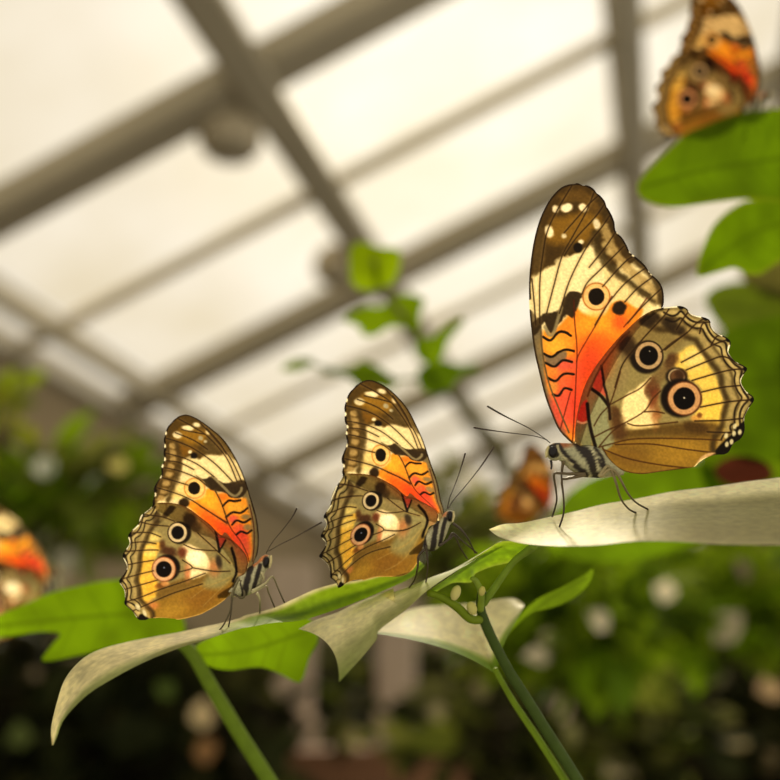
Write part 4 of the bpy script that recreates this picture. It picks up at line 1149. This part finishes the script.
def shrub(name, label, px, d, ex, n, lsize, cols, seed, glints=(), ground=True, cat='shrub'):
    """px = centre, ex = half extents in the frame; glints = (x, y, size, colour) leaves added as pale painted highlights"""
    rg = np.random.default_rng(seed)
    k = d / F
    base = W(px[0], px[1], d); foot = base - np.array([0, 0, ex[1] * k * 1.25])
    root = empty(name, Vector(foot)); tag(root, label, cat)
    V, Fc, Cc = [], [], []
    for i in range(n):
        v = rg.normal(size=3); v /= np.linalg.norm(v)
        v *= rg.random() ** 0.4
        c = base + np.array([v[0] * ex[0] * k, v[1] * min(ex) * k * 0.8, v[2] * ex[1] * k])
        ax = np.array([v[0], v[1], v[2] * 0.5]) + rg.normal(size=3) * 0.6; ax /= np.linalg.norm(ax)
        nr = np.array([0, -0.55, 0.65]) + rg.normal(size=3) * 0.45; nr -= (nr @ ax) * ax; nr /= np.linalg.norm(nr)
        L_ = lsize * (0.6 + 0.8 * rg.random()) * k
        vs, fs = leaf_geo(c, ax, nr, L_, L_ * 0.62)
        b = len(V)
        V += vs; Fc += [tuple(b + q for q in f) for f in fs]
        col = np.array(cols[rg.integers(len(cols))], float) * (0.8 + 0.4 * rg.random())
        Cc += [lin(np.clip(col, 0, 255))] * 8
    mesh_obj('foliage', V, Fc, MAT_FAR_LEAF, root, np.array(Cc), smooth=False)
    top = base + np.array([0, 0, ex[1] * k * 0.5])
    for j in range(4):
        off = np.array([(j - 1.5) * 0.3 * ex[0] * k, 0.1 * k * ex[0] * (j % 2), 0])
        Vt, Ft = tube(np.array([foot + off * 0.2, (foot + base) / 2 + off * 0.6, base + off, top + off * 1.4]), [2.2 * k, 1.6 * k, 1.2 * k, 0.6 * k], 6)
        mesh_obj('branch', Vt, Ft, MAT_STEM, root, np.tile(lin((70, 56, 34)), (len(Vt), 1)))
    for (x, y, sz, col) in glints:  # highlights among the foliage, built as pale-coloured leaves
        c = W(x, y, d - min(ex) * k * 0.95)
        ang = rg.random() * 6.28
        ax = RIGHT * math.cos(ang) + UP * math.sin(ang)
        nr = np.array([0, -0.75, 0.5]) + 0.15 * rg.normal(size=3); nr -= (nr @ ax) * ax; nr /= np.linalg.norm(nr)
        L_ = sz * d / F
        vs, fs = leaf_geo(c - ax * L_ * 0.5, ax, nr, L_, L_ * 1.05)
        o = mesh_obj('leaf', vs, fs, MAT_GLINT, root, np.tile(lin(col), (8, 1)), smooth=False)
        o['label'] = 'pale leaf added as an out-of-focus highlight'
    return root


GREENS = [(116, 142, 20), (104, 132, 16), (134, 156, 28), (84, 108, 20)]
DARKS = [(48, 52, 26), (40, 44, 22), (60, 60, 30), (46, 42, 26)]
OLIVE = [(112, 114, 52), (98, 110, 36), (90, 90, 48), (118, 126, 44)]
PALE = (236, 212, 166)
shrub('shrub', 'green shrub under the sloping eave with added pale highlight leaves among the green', (50, 508), 1.1, (120, 52), 250, 46, GREENS + OLIVE, 3, ((45, 468, 24, (214, 214, 190)), (92, 483, 24, (190, 196, 166)), (117, 466, 22, (214, 200, 110)), (92, 528, 24, (150, 160, 90)), (64, 560, 30, (160, 156, 130)), (45, 540, 24, (140, 140, 100))))
shrub('shrub', 'yellow-green bushy sprig at the edge under the eave', (6, 412), 0.95, (24, 34), 40, 30, [(150, 156, 20), (120, 136, 20)], 4)
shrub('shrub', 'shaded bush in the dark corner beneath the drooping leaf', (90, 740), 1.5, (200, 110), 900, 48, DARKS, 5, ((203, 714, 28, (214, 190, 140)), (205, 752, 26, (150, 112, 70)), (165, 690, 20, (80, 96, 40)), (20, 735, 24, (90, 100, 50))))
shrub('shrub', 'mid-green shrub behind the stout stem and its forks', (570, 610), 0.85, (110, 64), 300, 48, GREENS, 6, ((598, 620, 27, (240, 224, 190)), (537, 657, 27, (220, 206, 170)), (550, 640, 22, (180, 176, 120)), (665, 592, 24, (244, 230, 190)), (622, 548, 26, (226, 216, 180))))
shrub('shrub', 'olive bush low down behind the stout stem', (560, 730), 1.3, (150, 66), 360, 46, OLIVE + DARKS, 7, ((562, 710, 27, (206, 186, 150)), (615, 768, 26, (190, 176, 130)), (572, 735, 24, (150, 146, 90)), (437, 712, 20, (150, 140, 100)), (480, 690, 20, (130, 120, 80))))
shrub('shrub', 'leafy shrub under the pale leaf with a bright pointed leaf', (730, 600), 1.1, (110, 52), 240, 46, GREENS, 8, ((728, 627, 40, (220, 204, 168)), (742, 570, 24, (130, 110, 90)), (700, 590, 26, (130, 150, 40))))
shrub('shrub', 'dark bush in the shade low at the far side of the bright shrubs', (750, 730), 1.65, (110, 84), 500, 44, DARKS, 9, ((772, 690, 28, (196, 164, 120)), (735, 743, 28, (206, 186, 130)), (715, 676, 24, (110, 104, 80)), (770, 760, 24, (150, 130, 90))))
shrub('shrub', 'bright green shrub behind the feet of the middle butterfly', (455, 530), 1.15, (50, 56), 130, 40, OLIVE, 10, ((470, 480, 22, (220, 210, 180)),))
shrub('shrub', 'loose dim bush between the two grey posts', (348, 706), 1.75, (20, 34), 60, 24, DARKS + OLIVE, 12, ((350, 738, 26, (200, 186, 120)), (322, 660, 18, (90, 92, 50))))

# ------------------------------------------------------------------ greenhouse shell
HB = np.array([280.0, 1005.65, 0.0]); HB /= np.linalg.norm(HB)
pitch = math.radians(22.2)
HN = np.array([HB[1], -HB[0], 0.0])
UA = HN * math.cos(pitch) + np.array([0, 0, math.sin(pitch)])
NR = np.cross(UA, HB); NR /= np.linalg.norm(NR)
if NR[2] < 0: NR = -NR
Z2 = 3.4
O_ = W(622, 141, Z2)
STEP = 0.322 * Z2 / (HB @ FWD)


def on_roof(x, y):
    v = W(x, y, 1.0) - CAM
    t = ((O_ - CAM) @ NR) / (v @ NR)
    p = CAM + v * t
    return (p - O_) @ UA, (p - O_) @ HB


aM = on_roof(268, 95)[0]; aL = on_roof(0, 275)[0]; aE = on_roof(0, 322)[0]; aR = 0.0; aR2 = on_roof(782, 60)[0]
ALINES = [aE, aL, aM, aR, aR2, 2 * aR2 - aR, 3 * aR2 - 2 * aR]
KMIN, KMAX = -3, 9


def RP(a, b, h=0.0):
    return O_ + UA * a + HB * b + NR * h


def bar(name, p0, p1, w, h, nr, mat, bev=0.12):
    """beam with chamfered edges, its top on the line p0-p1"""
    ax = (p1 - p0) / np.linalg.norm(p1 - p0); sd = np.cross(ax, nr)
    c = bev * min(w, h)
    prof = [(-w / 2 + c, 0), (w / 2 - c, 0), (w / 2, -c), (w / 2, -h + c), (w / 2 - c, -h), (-w / 2 + c, -h), (-w / 2, -h + c), (-w / 2, -c)]
    V = [p + sd * a + nr * b for p in (p0, p1) for a, b in prof]
    Fc = [(i, (i + 1) % 8, 8 + (i + 1) % 8, 8 + i) for i in range(8)] + [tuple(range(7, -1, -1)), tuple(range(8, 16))]
    o = mesh_obj(name, V, Fc, mat, None, None, False)
    o['kind'] = 'structure'
    return o


tn = 0
aTop = ALINES[-1]
for k in range(KMIN, KMAX + 1):
    tn += 1
    bar(f'trim_{tn}', RP(aE, k * STEP, -0.012), RP(aTop, k * STEP, -0.012), 0.115, 0.09, NR, MAT_BAR)
    if k < KMAX:
        tn += 1
        bar(f'trim_{tn}', RP(aE, (k + 0.5) * STEP, -0.012), RP(aTop, (k + 0.5) * STEP, -0.012), 0.05, 0.03, NR, MAT_BAR_THIN)
for i, (a, w) in enumerate(zip(ALINES, (0.035, 0.04, 0.10, 0.085, 0.09, 0.085, 0.1))):
    tn += 1
    bar(f'trim_{tn}', RP(a, KMIN * STEP, -0.03), RP(a, KMAX * STEP, -0.03), w, 0.10, NR, MAT_BAR)

# frosted panes
m, nt, out = new_mat('frosted_roof_glass')
N = nt.nodes.new; L = nt.links.new
tc = N('ShaderNodeTexCoord')
mp = N('ShaderNodeMapping'); mp.inputs['Scale'].default_value = (1.2, 1.2, 1.2)
nz = N('ShaderNodeTexNoise'); nz.inputs['Scale'].default_value = 1.6; nz.inputs['Detail'].default_value = 3
L(tc.outputs['Object'], mp.inputs[0]); L(mp.outputs[0], nz.inputs['Vector'])
rp = N('ShaderNodeValToRGB')
rp.color_ramp.elements[0].position = 0.3; rp.color_ramp.elements[0].color = (0.86, 0.80, 0.66, 1)
rp.color_ramp.elements[1].position = 0.65; rp.color_ramp.elements[1].color = (0.98, 0.95, 0.88, 1)
L(nz.outputs['Fac'], rp.inputs[0])
tp = N('ShaderNodeBsdfTransparent'); tl = N('ShaderNodeBsdfTranslucent')
L(rp.outputs[0], tp.inputs[0]); L(rp.outputs[0], tl.inputs[0])
mx = N('ShaderNodeMixShader'); mx.inputs[0].default_value = 0.15
L(tp.outputs[0], mx.inputs[1]); L(tl.outputs[0], mx.inputs[2])
L(mx.outputs[0], out.inputs['Surface'])
MAT_PANE = m
wn = 0
for i in range(len(ALINES) - 1):
    for k in range(KMIN, KMAX):
        wn += 1
        a0, a1, b0, b1 = ALINES[i] + 0.01, ALINES[i + 1] - 0.01, k * STEP + 0.01, (k + 1) * STEP - 0.01
        V = [RP(a0, b0), RP(a1, b0), RP(a1, b1), RP(a0, b1), RP(a0, b0, 0.006), RP(a1, b0, 0.006), RP(a1, b1, 0.006), RP(a0, b1, 0.006)]
        o = mesh_obj(f'window_{wn}', V[:4], [(0, 1, 2, 3)], MAT_PANE, None, None, False)
        o['kind'] = 'structure'

# walls and floor in the greenhouse frame
FLOOR_Z = 0.0


def quad(name, pts, mat):
    o = mesh_obj(name, pts, [(0, 1, 2, 3)], mat, None, None, False)
    o['kind'] = 'structure'
    return o


e0 = RP(aE, KMIN * STEP, -0.05); e1 = RP(aE, KMAX * STEP, -0.05)
g0 = e0.copy(); g0[2] = FLOOR_Z; g1 = e1.copy(); g1[2] = FLOOR_Z
quad('wall_left', [e0, e1, g1, g0], MAT_WALL)
t1 = RP(aTop, KMAX * STEP, -0.05); tg1 = t1.copy(); tg1[2] = FLOOR_Z
quad('wall_back', [e1, t1, tg1, g1], MAT_WALL)
t0 = RP(aTop, KMIN * STEP, -0.05); tg0 = t0.copy(); tg0[2] = FLOOR_Z
quad('floor', [g0, g1, tg1, tg0], MAT_FLOOR)

shrub('hedge', 'dark leafy hedge added to darken the wall behind the two grey posts', (355, 705), 3.3, (125, 66), 420, 40, DARKS, 22, (), cat='hedge')  # hedge added so the low wall behind the posts reads darker
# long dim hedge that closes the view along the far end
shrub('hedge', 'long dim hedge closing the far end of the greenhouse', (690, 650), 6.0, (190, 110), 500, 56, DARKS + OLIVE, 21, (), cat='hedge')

# grey posts and the low planter wall between them
for (x, w, lab) in ((288, 50, 'wide weathered grey post rising behind the lobed green leaf tip'), (396, 40, 'slimmer weathered grey post behind the hanging leaf tip')):
    d = 2.3; k = d / F
    p = W(x, 745, d); q = W(x, 560, d); q[0], q[1] = p[0], p[1]
    root = empty('post', Vector(p)); tag(root, lab, 'post')
    bar_o = bar('shaft', q, p, w * k, w * k, np.array([0, 1.0, 0]), MAT_POST, 0.1)
    del bar_o['kind']
    bar_o.data.transform(Matrix.Translation(-Vector(p))); bar_o.parent = root
    cp = bar('foot', p + np.array([0, 0.02, 0.06]), p + np.array([0, 0.02, -0.02]), w * k * 1.25, w * k * 1.4, np.array([0, 1.0, 0]), MAT_POST, 0.1)
    del cp['kind']
    cp.data.transform(Matrix.Translation(-Vector(p))); cp.parent = root
d = 1.98
pl = W(265, 748, d); pr = W(470, 748, d); pr[2] = pl[2]
planter = empty('planter_box', Vector((pl + pr) / 2 - np.array([0, 0, 0.3]))); tag(planter, 'low brown timber planter wall at the feet of the posts', 'planter')
for j in range(3):
    z = np.array([0, 0, -0.1 * j])
    b_ = bar('board', pl + z, pr + z, 0.3, 0.09, np.array([0, 0, 1.0]), MAT_BOX, 0.08)
    del b_['kind']; b_.data.transform(Matrix.Translation(-planter.location)); b_.parent = planter

# dome lamps under the roof joints


def lamp(x, y, size, lab, back):
    a, b = on_roof(x, y)
    base = RP(a, b, -0.10)
    d = (base - CAM) @ FWD
    r = size * d / F / 2
    c = W(x, y, d - back)
    root = empty('dome_lamp', Vector(c)); tag(root, lab, 'lamp', 'dome lamps under the roof')
    prof = [(0.05, 1.0), (0.34, 0.98), (0.62, 0.85), (0.85, 0.6), (0.98, 0.25), (1.0, 0.0), (0.96, -0.25), (0.80, -0.5)]
    n = 28
    V = [(c[0] + r * q * math.cos(2 * math.pi * j / n), c[1] + r * q * math.sin(2 * math.pi * j / n), c[2] + r * z) for q, z in prof for j in range(n)]
    Fc = [(i * n + j, i * n + (j + 1) % n, (i + 1) * n + (j + 1) % n, (i + 1) * n + j) for i in range(len(prof) - 1) for j in range(n)]
    Fc.append(tuple(range(n)))
    mesh_obj('lamp_shade', V, Fc, MAT_LAMP, root)
    prof = [(0.82, -0.48), (0.6, -0.62), (0.3, -0.7), (0.02, -0.72)]
    V = [(c[0] + r * q * math.cos(2 * math.pi * j / n), c[1] + r * q * math.sin(2 * math.pi * j / n), c[2] + r * z) for q, z in prof for j in range(n)]
    Fc = [(i * n + j, i * n + (j + 1) % n, (i + 1) * n + (j + 1) % n, (i + 1) * n + j) for i in range(3) for j in range(n)]
    mesh_obj('lens', V, Fc, MAT_BAR, root)
    Vt, Ft = tube(np.array([c + np.array([0, 0, r * 0.95]), (c + base) / 2 + np.array([0, 0, r * 0.7]), base + np.array([0, 0, r * 0.8])]), [0.02, 0.02], 10)
    mesh_obj('bracket', Vt, Ft, MAT_LAMP, root)


lamp(230, 137, 62, 'grey dome lamp hanging where two thick roof bars cross', 0.12)
lamp(337, 268, 46, 'smaller grey dome lamp beyond the climbing shoot', 0.12)

# ------------------------------------------------------------------ light
sd = W(425, 60, 1.0) - CAM; sd /= np.linalg.norm(sd)
sl = bpy.data.lights.new('sun', 'SUN')
sl.energy = 5.2
sl.angle = math.radians(4)
sl.color = (1.0, 0.90, 0.72)
so = bpy.data.objects.new('sun', sl); COL.objects.link(so)
so.rotation_euler = Vector(sd).to_track_quat('Z', 'Y').to_euler()
so.location = (0, 5, 8)

w = bpy.data.worlds.new('sky'); scene.world = w
w.use_nodes = True
nt = w.node_tree; nt.nodes.clear()
N = nt.nodes.new; L = nt.links.new
out = N('ShaderNodeOutputWorld'); bg = N('ShaderNodeBackground')
tc = N('ShaderNodeTexCoord')
dt = N('ShaderNodeVectorMath'); dt.operation = 'DOT_PRODUCT'; dt.inputs[1].default_value = tuple(sd)
nrm = N('ShaderNodeVectorMath'); nrm.operation = 'NORMALIZE'
L(tc.outputs['Generated'], nrm.inputs[0]); L(nrm.outputs[0], dt.inputs[0])
rp = N('ShaderNodeValToRGB')
cr = rp.color_ramp
cr.elements[0].position = 0.0; cr.elements[0].color = (0.95, 0.88, 0.74, 1)
cr.elements[1].position = 0.55; cr.elements[1].color = (0.80, 0.72, 0.58, 1)
for pos, col in ((0.86, (0.70, 0.635, 0.53, 1)), (0.95, (0.86, 0.80, 0.70, 1)), (1.0, (1.2, 1.14, 1.02, 1))):
    e = cr.elements.new(pos); e.color = col
L(dt.outputs['Value'], rp.inputs[0])
L(rp.outputs[0], bg.inputs['Color']); bg.inputs['Strength'].default_value = 1.0
L(bg.outputs[0], out.inputs['Surface'])
